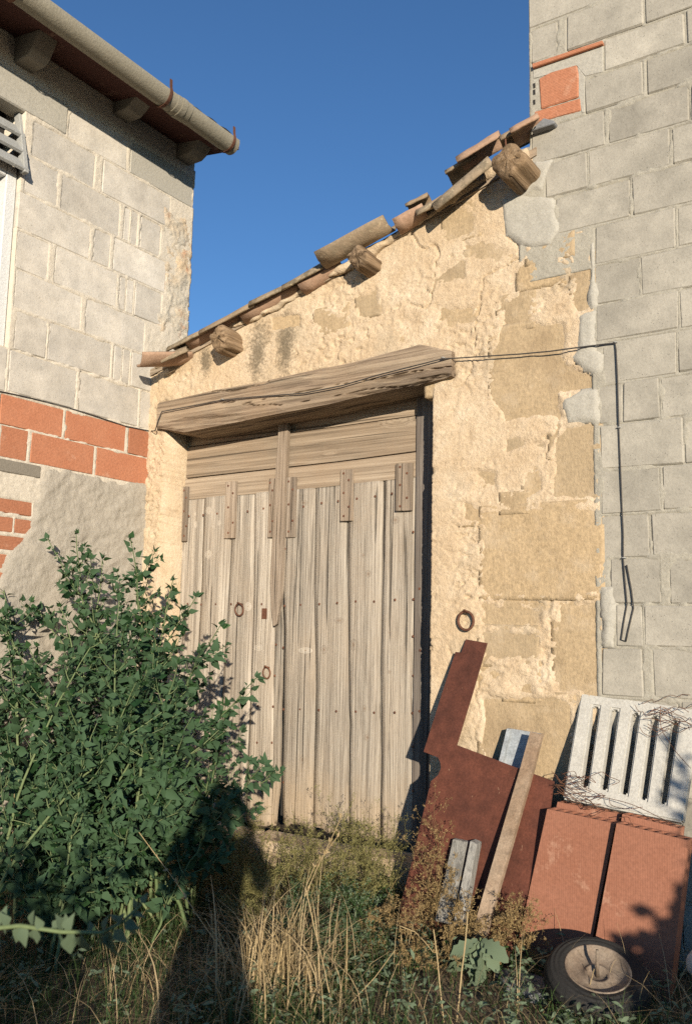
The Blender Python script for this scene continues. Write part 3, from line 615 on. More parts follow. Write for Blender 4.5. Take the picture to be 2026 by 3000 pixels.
# ---- lintel beam
lt = [(465, 1178), (600, 1148), (760, 1120), (900, 1088), (1040, 1058), (1150, 1028), (1222, 1006), (1323, 1028), (1326, 1100), (1250, 1120), (1100, 1150), (950, 1186), (800, 1215), (650, 1245), (540, 1266), (466, 1255)]
def lintel():
    top = np.array([onY(a, b, -.035)[[0, 2]] for a, b in lt[:8]]); bot = np.array([onY(a, b, -.035)[[0, 2]] for a, b in lt[8:]][::-1])
    xs = np.linspace(top[0, 0], top[-1, 0], 170); zt = np.interp(xs, top[:, 0], top[:, 1]); zb = np.interp(xs, bot[:, 0], bot[:, 1]); n = 44; m_ = 8; V, F = [], []
    for i, x in enumerate(xs):
        t = np.linspace(0, 1, n); z = zb[i]+(zt[i]-zb[i])*t; p = np.stack([np.full(n, x*1.2), z*0, z*16+1.2*fbm(np.stack([np.full(n, x), z*0, z], -1), 1.2, 2, 5)], -1)
        g = fbm(p, 1.1, 4, 101); ck = fbm(np.stack([np.full(n, x*.8), z*0, z*11+.5*fbm(np.stack([np.full(n, x), z*0, z], -1), 1.5, 2, 6)], -1), 1.3, 4, 105, .55); groove = np.minimum(0, g+.12)*.05-.020*sstep(.055, .0, np.abs(ck))*sstep(-.5, .1, fbm(np.stack([np.full(n, x), z*0, z], -1), 1.7, 2, 107)); big = fbm(np.stack([np.full(n, x), z*0, z*2], -1), 2.2, 3, 103)*.012
        edge = -.012*(1-sstep(0, .10, t))-.012*(1-sstep(0, .08, 1-t))
        y = -.042-(groove+big+edge)
        ring = [(x, float(y[k]), float(z[k])) for k in range(n)]
        wob = .006*float(vn(np.array([x*7, 0, 3.])))
        ring += [(x, -.02+(.235)*k/m_, float(zt[i])+.002) for k in range(1, m_+1)]
        ring += [(x, .215-.235*k/m_, float(zb[i])+wob*math.sin(math.pi*k/m_)) for k in range(0, m_)]
        V += ring
    w = n+2*m_
    for i in range(len(xs)-1):
        for k in range(w): F.append((i*w+k, i*w+(k+1) % w, (i+1)*w+(k+1) % w, (i+1)*w+k))
    F.append(tuple(range(w))[::-1]); F.append(tuple((len(xs)-1)*w+k for k in range(w)))
    o = mesh('lintel', V, F, MT['lintel'], barn); return o
lin_o = lintel(); bm = bmesh.new(); bm.from_mesh(lin_o.data); bmesh.ops.recalc_face_normals(bm, faces=bm.faces[:]); bm.to_mesh(lin_o.data); bm.free()
# ---- purlin ends
def log(px_end, Y0, r, gn, parent, sq=0.0, nails=0):
    c = onY(px_end[0], px_end[1], Y0); n, L = 40, 16; V, F = [], []
    for i in range(L):
        y = Y0+(.55-Y0)*(i/(L-1))**1.3
        for k in range(n):
            a = 2*math.pi*k/n; rr = r*(1+sq*.12*math.cos(4*a+.6)); u = np.array([math.cos(a), y*1.5, math.sin(a)])
            rr *= 1+gn*fbm(u, 1.6, 3, int(abs(c[0])*10))+gn*.5*fbm(np.array([math.cos(a)*5, y*2, math.sin(a)*5]), 1, 3, 7)
            if i == 0: rr *= .90
            V.append((c[0]+rr*math.cos(a), y+(.012*gn*4*fbm(np.array([math.cos(a), 0, math.sin(a)]), 2.5, 2, 5) if i < 3 else 0), c[2]+rr*math.sin(a)))
    for i in range(L-1):
        for k in range(n): F.append((i*n+k, (i+1)*n+k, (i+1)*n+(k+1) % n, i*n+(k+1) % n))
    prev = list(range(n))                       # end grain with radial splits
    for ring, f in enumerate((.7, .4, .12)):
        cur = []
        for k in range(n):
            a = 2*math.pi*k/n; rr = r*.9*f*(1+gn*.4*math.sin(3*a+c[0])); dd = .012*(1 if k % 7 in (0,) else 0)+.012*gn*float(vn(np.array([k*.7, ring*1.3, c[0]])))*6*gn
            V.append((c[0]+rr*math.cos(a), Y0-.012*(1-f)+dd, c[2]+rr*math.sin(a))); cur.append(len(V)-1)
        for k in range(n): F.append((prev[k], prev[(k+1) % n], cur[(k+1) % n], cur[k]))
        prev = cur
    V.append((c[0], Y0-.010, c[2])); F += [(prev[k], prev[(k+1) % n], len(V)-1) for k in range(n)]
    o = mesh('purlin', V, F, MT['log'], parent, True); b = bmesh.new(); b.from_mesh(o.data); bmesh.ops.recalc_face_normals(b, faces=b.faces[:]); b.to_mesh(o.data); b.free()
    if nails: tube('nail', [(c[0]-.03, Y0+.05, c[2]+r*.8), (c[0]-.033, Y0+.048, c[2]+r*.8+.075)], .004, MT['iron'], o, 6)
    return o
log((1486, 468), -.20, .086, .10, barn, 1.0, 1)
log((1048, 752), -.15, .062, .45, barn, .3, 1)
log((640, 990), -.15, .074, .38, barn, .3)
# ---- roof tiles along the verge and behind it
def tile(a, b, r0, r1, up, m, parent, roll=0.0, th=.014, half=84, name='roof_tile'):
    """curved clay tile from point a to b; up = +1 convex side up, -1 trough"""
    a, b = Vector([float(c) for c in a]), Vector([float(c) for c in b]); t = (b-a).normalized(); s = Vector((0, 1, 0)); s = (s-t*s.dot(t)).normalized(); u = t.cross(s)
    if u.z < 0: u = -u
    q = Matrix.Rotation(roll, 3, t); s = q @ s; u = q @ u; n, V, F = 9, [], []; L = 5
    for i in range(L):
        f = i/(L-1); p = a.lerp(b, f); r = r0+(r1-r0)*f
        for rr in (r, r-th):
            for k in range(n+1):
                an = R(90-half+2*half*k/n); V.append(p+s*(rr*math.cos(an))+u*(up*(rr*math.sin(an)-r*.55))+Vector((0, 0, .003*random.uniform(-1, 1))))
    m_ = n+1; w = 2*m_
    for i in range(L-1):
        for k in range(n):
            A = i*w+k; B = (i+1)*w+k; F += [(A, A+1, B+1, B), (A+m_+1, A+m_, B+m_, B+m_+1)]
        F += [(i*w, (i+1)*w, (i+1)*w+m_, i*w+m_), (i*w+n, i*w+m_+n, (i+1)*w+m_+n, (i+1)*w+n)]
    for k in range(n): F += [(k+1, k, m_+k, m_+k+1), ((L-1)*w+k, (L-1)*w+k+1, (L-1)*w+m_+k+1, (L-1)*w+m_+k)]
    o = mesh(name, V, F, m, parent, True); bb = bmesh.new(); bb.from_mesh(o.data); bmesh.ops.recalc_face_normals(bb, faces=bb.faces[:]); bb.to_mesh(o.data); bb.free(); return o
def T(p, q, Y, r0, r1, up, m='tile', roll=0., half=70): return tile(onY(p[0], p[1], Y), onY(q[0], q[1], Y+.03), r0*.92, r1*.92, up, MT[m], barn, roll, half=half)
T((945, 765), (1142, 655), -.10, .105, .095, -1, 'tile')                  # upturned channel tile
T((1275, 612), (1440, 475), -.10, .080, .092, 1, 'tile', .55)
T((1345, 480), (1470, 405), .02, .095, .10, 1, 'tile2', .25)
T((1312, 520), (1400, 470), .05, .08, .09, 1, 'tile')
T((1225, 632), (1300, 590), -.07, .075, .08, 1, 'tile', .3)
T((1195, 615), (1260, 585), .03, .08, .085, 1, 'tile')
T((1165, 668), (1250, 622), -.05, .09, .085, -1, 'tile2')
T((840, 850), (960, 785), -.05, .085, .095, 1, 'tile', .15)
T((745, 898), (855, 845), -.05, .09, .085, 1, 'tile', .1)
T((600, 980), (760, 895), -.06, .085, .09, 1, 'tile', .12)
T((505, 1028), (625, 968), -.05, .08, .085, 1, 'tile', .1)
T((560, 1010), (720, 930), -.02, .085, .08, -1, 'tile2', 0)
T((720, 935), (900, 840), -.015, .085, .08, -1, 'tile2', 0)
T((890, 850), (1010, 780), -.015, .085, .08, -1, 'tile2', 0)
T((1500, 402), (1582, 358), -.06, .095, .10, 1, 'tile2', .1)
T((1470, 425), (1540, 385), .0, .095, .10, 1, 'tile', .1)
prism('slate', [onY(*s5(690, 712), -.05), onY(*s5(815, 672), -.05), onY(*s5(822, 655), -.05), onY(*s5(760, 640), -.05), onY(*s5(712, 690), -.05)], (0, .22, 0), MT['slate'], barn, .004)
tile(onY(408, 1046, -.26), onY(560, 1044, .04), .125, .115, -1, MT['tile2'], barn, .05, half=46)         # lowest trough tile, dripping past the house wall
tile(onY(480, 1062, -.10), onY(555, 1030, -.02), .09, .08, 1, MT['tile'], barn, .1)
for row in range(9):
    Y = .18+row*.22
    for j in range(7):
        X0 = -4.35+j*.40; X1 = X0+.46
        tile((X0, Y, float(zroof(X0))+.055), (X1, Y, float(zroof(min(X1, -1.66)))+.05), .095, .085, 1, MT['tile'], barn, 0)
        if j % 2 == 0 and row < 8: tile((X0, Y+.11, float(zroof(X0))+.035), (X1+.4, Y+.11, float(zroof(min(X1+.4, -1.66)))+.03), .095, .085, -1, MT['tile'], barn, 0)
vm = []
vx = np.linspace(-4.3, -1.66, 150)
V_, F_ = tube_vf([(x, -.012, float(zroof(x))-.012) for x in vx], [max(.010, .024+.016*float(fbm(np.array([x, 0, 0]), 5, 4, 7))) for x in vx], 10)
V_ = [v+Vector((0, .012*float(vn(np.array([v.x*22, v.y*22, v.z*22]))), .012*float(vn(np.array([v.x*25, v.y*25, v.z*25+9]))))) for v in V_]
mesh('verge_mortar', V_, F_, MT['plaster'], barn, True)
# ---- door
DY = .20
D = lambda x, y, Y=DY: onY(x, y, Y)
c3 = lambda a, b: (440+.5481*a, 950+.5481*b)
c4 = lambda a, b: (440+.5481*a, 1700+.5481*b)
leafL = box('door_leaf', -4.26, float(D(824, 1900)[0])-.03, DY+.035, DY+.06, .42, float(D(700, 1450)[2])-.05, MT['dark'], barn, 0)
leafR = box('door_leaf', float(D(824, 1900)[0])+.005, -2.37, DY+.035, DY+.06, .42, float(D(1000, 1430)[2])-.05, MT['dark'], barn, 0)
leafL['label'] = 'left door leaf with two iron rings'; leafR['label'] = 'right door leaf of four wide planks'
def plank(left, right, ztop_px, zbot, parent, y_off=0.0, m='plank', th=.03, seed=0):
    """left/right: polylines of photo points on the door plane, top to bottom"""
    l = np.array([D(*p)[[0, 2]] for p in left]); r = np.array([D(*p)[[0, 2]] for p in right]); n = 56; V, F = [], []
    tl = D(*ztop_px[0])[2]; tr = D(*ztop_px[1])[2]
    li = np.argsort(l[:, 1]); ri = np.argsort(r[:, 1]); cols = 7
    for i in range(n+1):
        f = i/n
        row = []
        for j in range(cols+1):
            g = j/cols; z = (tl+(tr-tl)*g)*(1-f)+(zbot+.02*float(vn(np.array([seed*3.+j*.9, 1., 1.]))))*f
            xl = np.interp(z, l[li, 1], l[li, 0])+.0035*float(fbm(np.array([seed, 0, z*6.]), 1, 3, seed)); xr = np.interp(z, r[ri, 1], r[ri, 0])+.0035*float(fbm(np.array([seed+5., 0, z*6.]), 1, 3, seed+1))
            x = xl+.0022+(xr-xl-.0044)*g
            cup = .004*math.sin(math.pi*g)*(1 if seed % 2 else -1); rough = .0025*float(fbm(np.array([x*30, 0, z*2.]), 1, 3, 9))
            edge = .006*(1 if j in (0, cols) else 0)
            row.append((x, DY+y_off+cup+rough+edge, z))
        V += row
    w = cols+1
    for i in range(n):
        for j in range(cols): F.append((i*w+j, (i+1)*w+j, (i+1)*w+j+1, i*w+j+1))
    nb = len(V); rim = [j for j in range(w)]+[i*w+cols for i in range(1, n+1)]+[n*w+j for j in range(cols-1, -1, -1)]+[i*w for i in range(n-1, 0, -1)]
    for q in rim: V.append((V[q][0], DY+y_off+th, V[q][2]))
    for k in range(len(rim)): F.append((rim[k], rim[(k+1) % len(rim)], nb+(k+1) % len(rim), nb+k))
    return mesh('plank', V, F, MT[m], parent, True)
e0 = [(528, 1432), (517, 1680), (492, 1947), (470, 2200), (450, 2500)]
l1 = [(596, 1450), (588, 1717), (566, 2166), (556, 2500)]; l2 = [(680, 1440), (672, 1640), (662, 1810), (637, 2226), (622, 2500)]
l3 = [(744, 1440), (741, 1717), (736, 1892), (725, 2193), (716, 2500)]; l4 = [(797, 1420), (797, 1717), (802, 1850), (800, 2000), (797, 2250), (790, 2500)]
gpl = [(821, 1420), (818, 1717), (823, 1850), (818, 2100), (815, 2303), (803, 2400), (800, 2500)]; gpr = [(824, 1420), (825, 1717), (832, 1848), (828, 2084), (826, 2303), (826, 2500)]
r1 = [(921, 1425), (917, 1717), (922, 2007), (914, 2358), (912, 2500)]; r2 = [(1017, 1415), (1015, 1717), (1018, 2084), (1018, 2358), (1016, 2500)]
r2b = [(1019, 1415), (1017, 1717), (1020, 2084), (1023, 2120), (1020, 2200), (1020, 2500)]
r3 = [(1119, 1405), (1116, 1717), (1110, 1974), (1108, 2055), (1112, 2150), (1107, 2330), (1106, 2500)]; r3b = [(1121, 1405), (1118, 1717), (1113, 1974), (1113, 2055), (1115, 2150), (1112, 2330), (1111, 2500)]; r4 = [(1217, 1328), (1217, 1900), (1215, 2500)]
lt_ = lambda x: (x, 1462-(x-550)*.093); rt_ = lambda x: (x, 1434-(x-868)*.105)
zb = float(D(830, 2432)[2])+.01
plank(e0, l1, (lt_(528), lt_(596)), zb, leafL, .004, seed=1); plank(l1, l2, (lt_(596), lt_(680)), zb, leafL, .000, seed=2); plank(l2, l3, (lt_(680), lt_(740)), zb, leafL, .003, seed=3)
plank(l3, l4, (lt_(749), lt_(800)), zb, leafL, .001, seed=4); plank(l4, gpl, (lt_(800), lt_(822)), zb, leafL, .003, seed=5)
plank(gpr, r1, (rt_(826), rt_(919)), zb+.02, leafR, .000, seed=6); plank(r1, r2, (rt_(923), rt_(1016)), zb+.02, leafR, .004, seed=7); plank(r2b, r3, (rt_(1019), rt_(1119)), zb+.02, leafR, .001, seed=8); plank(r3b, r4, (rt_(1121), rt_(1217)), zb+.02, leafR, .003, seed=9)
# transom boards above the leaves
tr = box('transom', -4.3, -2.25, DY+.05, DY+.08, 2.30, 2.95, MT['dark'], barn, 0)
def board(poly, yo, name='board', m='board', par=tr, th=.03, bev=.003): return prism(name, [D(*p, DY+yo) for p in poly], (0, th, 0), MT[m], par, bev)
board([c3(186, 560), c3(1440, 380), c3(1432, 484), c3(1000, 545), c3(183, 658)], .022)
board([c3(183, 661), c3(1000, 549), c3(1432, 488), c3(1428, 676), c3(1000, 732), c3(176, 823)], .010)
board([c3(174, 829), c3(1000, 738), c3(1428, 682), c3(1422, 815), c3(1300, 829), c3(1000, 862), c3(780, 886), c3(600, 903), c3(178, 940)], .002)
frame = box('door_frame', float(D(1219, 1500)[0]), -2.14, DY-.012, DY+.06, .3, 2.9, MT['frame_wood'], barn, .003)
bat = prism('cover_batten', [D(*p, DY-.028) for p in (c3(686, 515), c3(737, 515), c3(727, 740), c3(712, 1100), c3(700, 1400), c4(694, 100), c4(672, 235), c4(655, 248), c4(645, 150), c4(641, 0), c3(652, 1150), c3(670, 780))], (0, .028, 0), MT['strap'], barn, .003)
nail_bm = bmesh.new(); bmesh.ops.create_uvsphere(nail_bm, u_segments=8, v_segments=5, radius=.0075)
for v in nail_bm.verts: v.co.y *= .5
nail_me = bpy.data.meshes.new('nail'); nail_bm.to_mesh(nail_me); nail_bm.free(); nail_me.materials.append(MT['iron'])
def nail(p, Y, parent):
    o = bpy.data.objects.new('nail', nail_me); q = onY(p[0], p[1], Y); o.location = Vector([float(c) for c in q]); put(o, parent)
for a, b, c, d, par in ((172, 201, 868, 1160, leafL), (398, 460, 842, 1145, leafL), (631, 662, 825, 1140, leafL), (723, 776, 818, 1140, leafR), (1012, 1080, 778, 1052, leafR), (1306, 1398, 745, 998, leafR)):
    s = (b-a)*.06
    strap = prism('strap', [D(*p, DY-.017) for p in (c3(a+4, c), c3(b, c-s), c3(b-4-8*(par is leafL), d-s*.5), c3(a-6*(par is leafL), d))], (0, .019, 0), MT['strap'], par, .002)
    for i, t in enumerate((.07, .2, .45, .72, .9)): nail(c3(a+(b-a)*(.3+.4*(i % 2)), c+(d-c)*t), DY-.018, par)
for p in ((207, 1025), (283, 1020), (358, 1012), (520, 1000), (605, 985)): nail(c3(*p), DY-.004, leafL)
for p in ((818, 975), (915, 955), (1003, 945), (1103, 932), (720, 1200), (1200, 920), (1290, 905), (1404, 1110)): nail(c3(*p), DY-.004, leafR)
for x, y in ((200, 126), (272, 130), (350, 128), (432, 127), (595, 128), (575, 672), (656, 675), (672, 344), (665, 510), (650, 868), (642, 1057), (570, 868), (390, 660)): nail(c4(x, y), DY-.003, leafL)
for x, y in ((717, 137), (804, 132), (903, 127), (998, 121), (1097, 113), (1195, 114), (1307, 104), (1405, 102), (900, 694), (993, 700), (1097, 702), (1195, 708), (1305, 707), (1400, 710), (1403, 300), (1405, 510), (710, 360), (712, 690), (710, 1080), (800, 690)): nail(c4(x, y), DY-.003, leafR)
for x, y in ((1437, 45), (1440, 375), (1437, 700), (1403, 890), (1403, 1125)): nail(c4(x, y), DY-.014, frame)
def iron_ring(center, ra, rb, th, parent, name='ring_pull', tilt=.12):
    P = [(center[0]+ra*math.cos(t), center[1]-.012-.02*tilt*math.sin(t), center[2]+rb*math.sin(t)) for t in np.linspace(0, 2*math.pi, 29)[:-1]]
    o = tube(name, P, th, MT['iron'], parent, 8, True)
    top = (center[0], center[1], center[2]+rb)
    tube('staple', [(top[0]-.008, top[1]+.02, top[2]-.004), (top[0]-.008, top[1]-.018, top[2]-.001), (top[0]-.004, top[1]-.028, top[2]+.006), (top[0]+.004, top[1]-.028, top[2]+.006), (top[0]+.008, top[1]-.018, top[2]-.001), (top[0]+.008, top[1]+.02, top[2]-.004)], .0045, MT['iron'], o if o.parent is barn else parent, 6)
    return o
iron_ring(D(*c4(482, 157), DY-.004), .033, .037, .0052, leafL); iron_ring(D(*c4(628, 494), DY-.004), .027, .034, .0048, leafL)
board([c4(595, 150), c4(622, 150), c4(621, 207), c4(594, 207)], -.006, 'lock_plate', 'iron', leafL, .006, .001)
iron_ring(onY(*s7(346, 776), -.02), .042, .046, .0065, barn, 'tie_ring')
# door foot and threshold stones
for a, b, z, y0 in ((-4.2, -3.40, .335, .02), (-3.39, -2.80, .33, .0), (-2.79, -2.2, .35, .02)): box('threshold_stone', a, b, y0, .22, -.05, z, MT['plaster'], barn, .02, .012)
# ================================================================== cable along the walls
def cpath():
    P = [onX(a, b, XL+.010) for a, b in ((-160, 1105), (0, 1146), (92, 1166), (197, 1193), (275, 1217), (367, 1248), (440, 1263))]
    P += [onY(a, b, -.045) for a, b in ((455, 1262),)]
    P += [onY(a, b, -.062) for a, b in ((464, 1230), (474, 1206), (560, 1190), (651, 1172), (740, 1163), (889, 1152), (1000, 1130), (1120, 1095), (1220, 1070), (1295, 1051))]
    P += [onY(a, b, -.028) for a, b in ((1340, 1049), (1417, 1044), (1525, 1037), (1611, 1029), (1692, 1018))]
    P += [onY(a, b, -.012) for a, b in ((1770, 1008), (1800, 1005), (1803, 1024), (1807, 1104), (1811, 1255), (1816, 1374), (1821, 1500), (1824, 1562), (1824, 1637))]
    P += [onY(a, b, -.012) for a, b in ((1829, 1700), (1835, 1770), (1826, 1820), (1818, 1874), (1832, 1879), (1838, 1850), (1846, 1815), (1854, 1782), (1848, 1730), (1834, 1655))]
    return P
cable = tube('electric_cable', cpath(), .0034, MT['cable'], None, 6); tag(cable, 'thin dark cable strung across the lintel and hanging in a loop on the block wall', 'cable')
for a, b, Y in ((651, 1172, -.062), (1296, 1050, -.062), (1800, 1005, -.012), (1811, 1255, -.012), (1825, 1637, -.012)):
    q = onY(a, b, Y); tube('clip', [(q[0]-.009, q[1]+.02, q[2]+.004), (q[0]-.006, q[1]-.007, q[2]+.004), (q[0]+.006, q[1]-.007, q[2]+.004), (q[0]+.009, q[1]+.02, q[2]+.004)], .0025, MT['grey_slat'], cable, 5)
# ================================================================== scrap leaning on the wall
s8 = lambda a, b: (1180+.5393*a, 2100+.5393*b)
PN = (0, 1, -.27); PP = (0, -.03, 1.47)
def on_plate(p, off=0.0, n=PN): return onPlane(p[0], p[1], (PP[0], PP[1]+off, PP[2]), n)
pl = [s7(340, 877), s7(457, 898), s7(380, 1160), s8(290, 155), s8(690, 305), s8(820, 350), s8(800, 490), s8(700, 870), s8(600, 1240), s8(560, 1390), s8(-30, 1180), s8(-10, 1000), s8(50, 780), s8(100, 560), s8(150, 350), s8(190, 318), s8(206, 280), s8(203, 250), s8(190, 220), s8(110, 190), s7(200, 1205), s7(283, 945), s7(316, 950)]
plate = prism('rusty_steel_sheet', [on_plate(p) for p in pl], (0, .005, 0), MT['rust'], None, .001)
tag(plate, 'dark red rusty cut-out steel sheet leaning beside the barn door', 'steel sheet')
# painted channel behind the sheet
cn = (0, 1, -.30); c0 = onY(1540, 2140, -.03)
def on_ch(p, off=0.0): return onPlane(p[0], p[1], (0, -.04+off, c0[2]), cn)
ch = thing('painted_steel_channel', (float(c0[0]), -.2, .1), 'blue grey painted steel channel behind the rusty sheet', 'steel channel')
prism('web', [on_ch(s8(*p)) for p in ((572, 62), (755, 92), (615, 700), (425, 660))], (0, .006, 0), MT['blue_steel'], ch, .001)
prism('flange', [on_ch(s8(*p), -.001) for p in ((572, 62), (592, 65), (445, 664), (425, 660))], (0, -.022, 0), MT['blue_steel'], ch, .001)
prism('flange', [on_ch(s8(*p), -.001) for p in ((738, 90), (755, 92), (615, 700), (598, 697))], (0, -.022, 0), MT['blue_steel'], ch, .001)
# long pitted bar in front of the sheet
bn = (0, 1, -.42); b0 = on_plate(s8(650, 300), -.030)
def on_bar(p, off=0.0): return onPlane(p[0], p[1], (b0[0], b0[1]+off, b0[2]), bn)
bar = thing('angle_iron_bar', [float(v) for v in on_bar(s8(420, 1150))], 'long pitted rusty angle iron leaning diagonally across the dark sheet', 'iron bar')
prism('face', [on_bar(s8(*p)) for p in ((688, 82), (752, 95), (700, 300), (462, 1130), (440, 1230), (362, 1215), (395, 1100), (640, 260))], (0, .006, 0), MT['rust_bar'], bar, .001)
prism('flange', [on_bar(s8(*p), .006) for p in ((741, 93), (752, 95), (700, 300), (462, 1130), (440, 1230), (428, 1227), (450, 1130), (689, 298))], (0, .03, 0), MT['rust_bar'], bar, .001)
# short grey timber in front
tn = (0, 1, -.40); t0 = on_plate(s8(330, 690), -.045)
def on_t(p, off=0.0): return onPlane(p[0], p[1], (t0[0], t0[1]+off, t0[2]), tn)
tim = thing('grey_timber_offcut', [float(v) for v in on_t(s8(250, 1080))], 'short weathered grey timber offcut standing against the rusty sheet', 'timber')
prism('plank', [on_t(s8(*p)) for p in ((268, 664), (348, 680), (262, 1130), (170, 1110))], (0, .03, 0), MT['grey_board'], tim, .003)
prism('rib', [on_t(s8(*p), -.028) for p in ((362, 674), (400, 690), (318, 1140), (268, 1130))], (0, .055, 0), MT['grey_board'], tim, .003)
# hollow clay boards
sn = (0, 1, -.06)
def clay(q, Y0, label, seed):
    """q: TL,TR,BR,BL photo points of the front face"""
    zt = onY(1700, 2390, -.30)[2]; f = lambda p, o=0.0: onPlane(p[0], p[1], (0, Y0+o, zt), sn)
    TL, TR, BR, BL = [Vector([float(v) for v in f(p)]) for p in q]; nn = Vector(sn).normalized(); th = .085; bm = bmesh.new()
    def slab(u0, u1, d0, d1):
        vs = []
        for d in (d0, d1):
            for (a, b) in ((TL, TR), (BL, BR)):
                for u in (u0, u1): vs.append(bm.verts.new(a.lerp(b, u)+nn*d))
        A, B, Cc, Dd, E_, F_, G, H = vs
        for fc in ((A, B, Dd, Cc), (E_, G, H, F_), (A, E_, F_, B), (Cc, Dd, H, G), (A, Cc, G, E_), (B, F_, H, Dd)): bm.faces.new(fc)
    slab(0, 1, 0, .010); slab(0, 1, th-.010, th)
    n = 7
    for k in range(n+1):
        c = .012+(1-.024)*k/n; slab(max(0, c-.016), min(1, c+.016), .0102, th-.0102)
    o = from_bm('clay_board', bm, MT['slab'], None); tag(o, label, 'clay board', 'hollow clay boards stacked against the wall'); return o
clay([s8(782, 500), s8(1150, 580), s8(985, 1420), s8(600, 1330)], -.30, 'terracotta hollow clay board, front left of the stack behind the tyre', 1)
clay([s8(1158, 578), s8(1545, 672), s8(1440, 1560), s8(1000, 1440)], -.345, 'terracotta hollow clay board, front right of the stack behind the tyre', 2)
clay([s8(838, 462), s8(1180, 528), s8(1010, 1400), s8(640, 1310)], -.208, 'terracotta hollow clay board hidden behind the front left one', 3)
clay([s8(1190, 528), s8(1500, 606), s8(1400, 1500), s8(1020, 1400)], -.25, 'terracotta hollow clay board hidden behind the front right one', 4)
# slotted concrete panel
gn = (0, 1, -.42); gz0 = onY(1800, 2370, -.19)[2]
def on_g(x, y): return onPlane(x, y, (0, -.19, gz0), gn)
def grate():
    TL, TR, BR, BL = (1700, 2028), (2046, 2080), (1996, 2409), (1646, 2340)
    st = [(1743.6, 2068), (1800, 2077), (1860.6, 2087), (1916, 2096), (1975, 2110)]; sb = [(1708.5, 2305), (1765, 2313), (1824.5, 2326.5), (1881, 2342), (1937.7, 2354)]
    L = lambda a, b, t: (a[0]+(b[0]-a[0])*t, a[1]+(b[1]-a[1])*t)
    rows = [[], [], [], []]
    def xt(A, B, x): return L(A, B, (x-A[0])/(B[0]-A[0]))
    for A, top, bot in [(TL, None, None)]:
        rows[0].append(TL); rows[3].append(BL); rows[1].append(L(TL, BL, .125)); rows[2].append(L(TL, BL, .89))
    for t, b in zip(st, sb):
        for s in (-11, 11):
            rows[0].append(xt(TL, TR, t[0]+s+8)); rows[1].append((t[0]+s, t[1]+s*.15)); rows[2].append((b[0]+s, b[1]+s*.2)); rows[3].append(xt(BL, BR, b[0]+s-6))
    rows[0].append(TR); rows[1].append(L(TR, BR, .125)); rows[2].append(L(TR, BR, .89)); rows[3].append(BR)
    bm = bmesh.new(); g = [[bm.verts.new(Vector([float(v) for v in on_g(*p)])) for p in r] for r in rows]
    fs = []
    for i in range(3):
        for j in range(len(g[0])-1):
            if i == 1 and j in (1, 3, 5, 7, 9): continue
            fs.append(bm.faces.new((g[i][j], g[i+1][j], g[i+1][j+1], g[i][j+1])))
    r = bmesh.ops.extrude_face_region(bm, geom=fs); off = Vector(gn).normalized()*.05
    bmesh.ops.translate(bm, verts=[v for v in r['geom'] if isinstance(v, bmesh.types.BMVert)], vec=off)
    bmesh.ops.recalc_face_normals(bm, faces=bm.faces[:])
    es = [e for e in bm.edges if len(e.link_faces) == 2 and e.calc_face_angle(0) > .6]; bmesh.ops.bevel(bm, geom=es, offset=.007, segments=2, affect='EDGES')
    return from_bm('slotted_concrete_panel', bm, MT['grate'], None)
tag(grate(), 'whitish precast concrete panel with five long slots resting on the clay boards', 'concrete panel')
# tyre lying against the boards
vh = Vector((float(CAM[0]+1.2), float(CAM[1]+.5), 0)).normalized(); ax = (vh*math.cos(R(69))+Vector((.08, 0, 1))*math.sin(R(69))).normalized()
tc = Vector([float(v) for v in onPlane(1750, 2838, (0, 0, .29), (0, 0, 1))]); tu = ax.orthogonal().normalized(); tv = ax.cross(tu)
def lathe(name, prof, m, parent, n=56, smooth=True):
    V, F = [], []
    for i in range(n):
        a = 2*math.pi*i/n
        for r, h in prof: V.append(tc+(tu*math.cos(a)+tv*math.sin(a))*r+ax*h)
    k = len(prof)
    for i in range(n):
        for j in range(k-1): F.append((i*k+j, ((i+1) % n)*k+j, ((i+1) % n)*k+j+1, i*k+j+1))
    o = mesh(name, V, F, m, parent, smooth); b = bmesh.new(); b.from_mesh(o.data); bmesh.ops.recalc_face_normals(b, faces=b.faces[:]); b.to_mesh(o.data); b.free(); return o
wheel = thing('discarded_wheel', (tc.x, tc.y, float(gz(tc.x, tc.y))), 'small wheel with worn black tyre and rusty rim in front of the clay boards', 'wheel')
lathe('tyre', [(.116, -.006), (.122, .002), (.132, .001), (.136, .005), (.141, .001), (.150, .000), (.153, .003), (.157, -.002), (.166, -.006), (.169, -.004), (.173, -.010), (.182, -.019), (.188, -.030), (.185, -.034), (.192, -.040), (.188, -.046), (.193, -.052), (.188, -.058), (.192, -.064), (.187, -.070), (.190, -.076), (.180, -.090), (.165, -.1), (.135, -.104), (.116, -.098), (.112, -.05), (.116, -.006)], MT['tyre'], wheel)
rim = lathe('rim', [(.120, .000), (.119, .004), (.114, .003), (.110, -.010), (.100, -.024), (.070, -.030), (.052, -.030), (.046, -.022), (.040, -.020), (.036, -.034), (.0005, -.036)], MT['rim'], wheel)
tube('axle', [tc-ax*.035+tu*.0, tc+ax*.055+Vector((-.006, 0, .02))], [.008, .006], MT['rim'], wheel, 8)
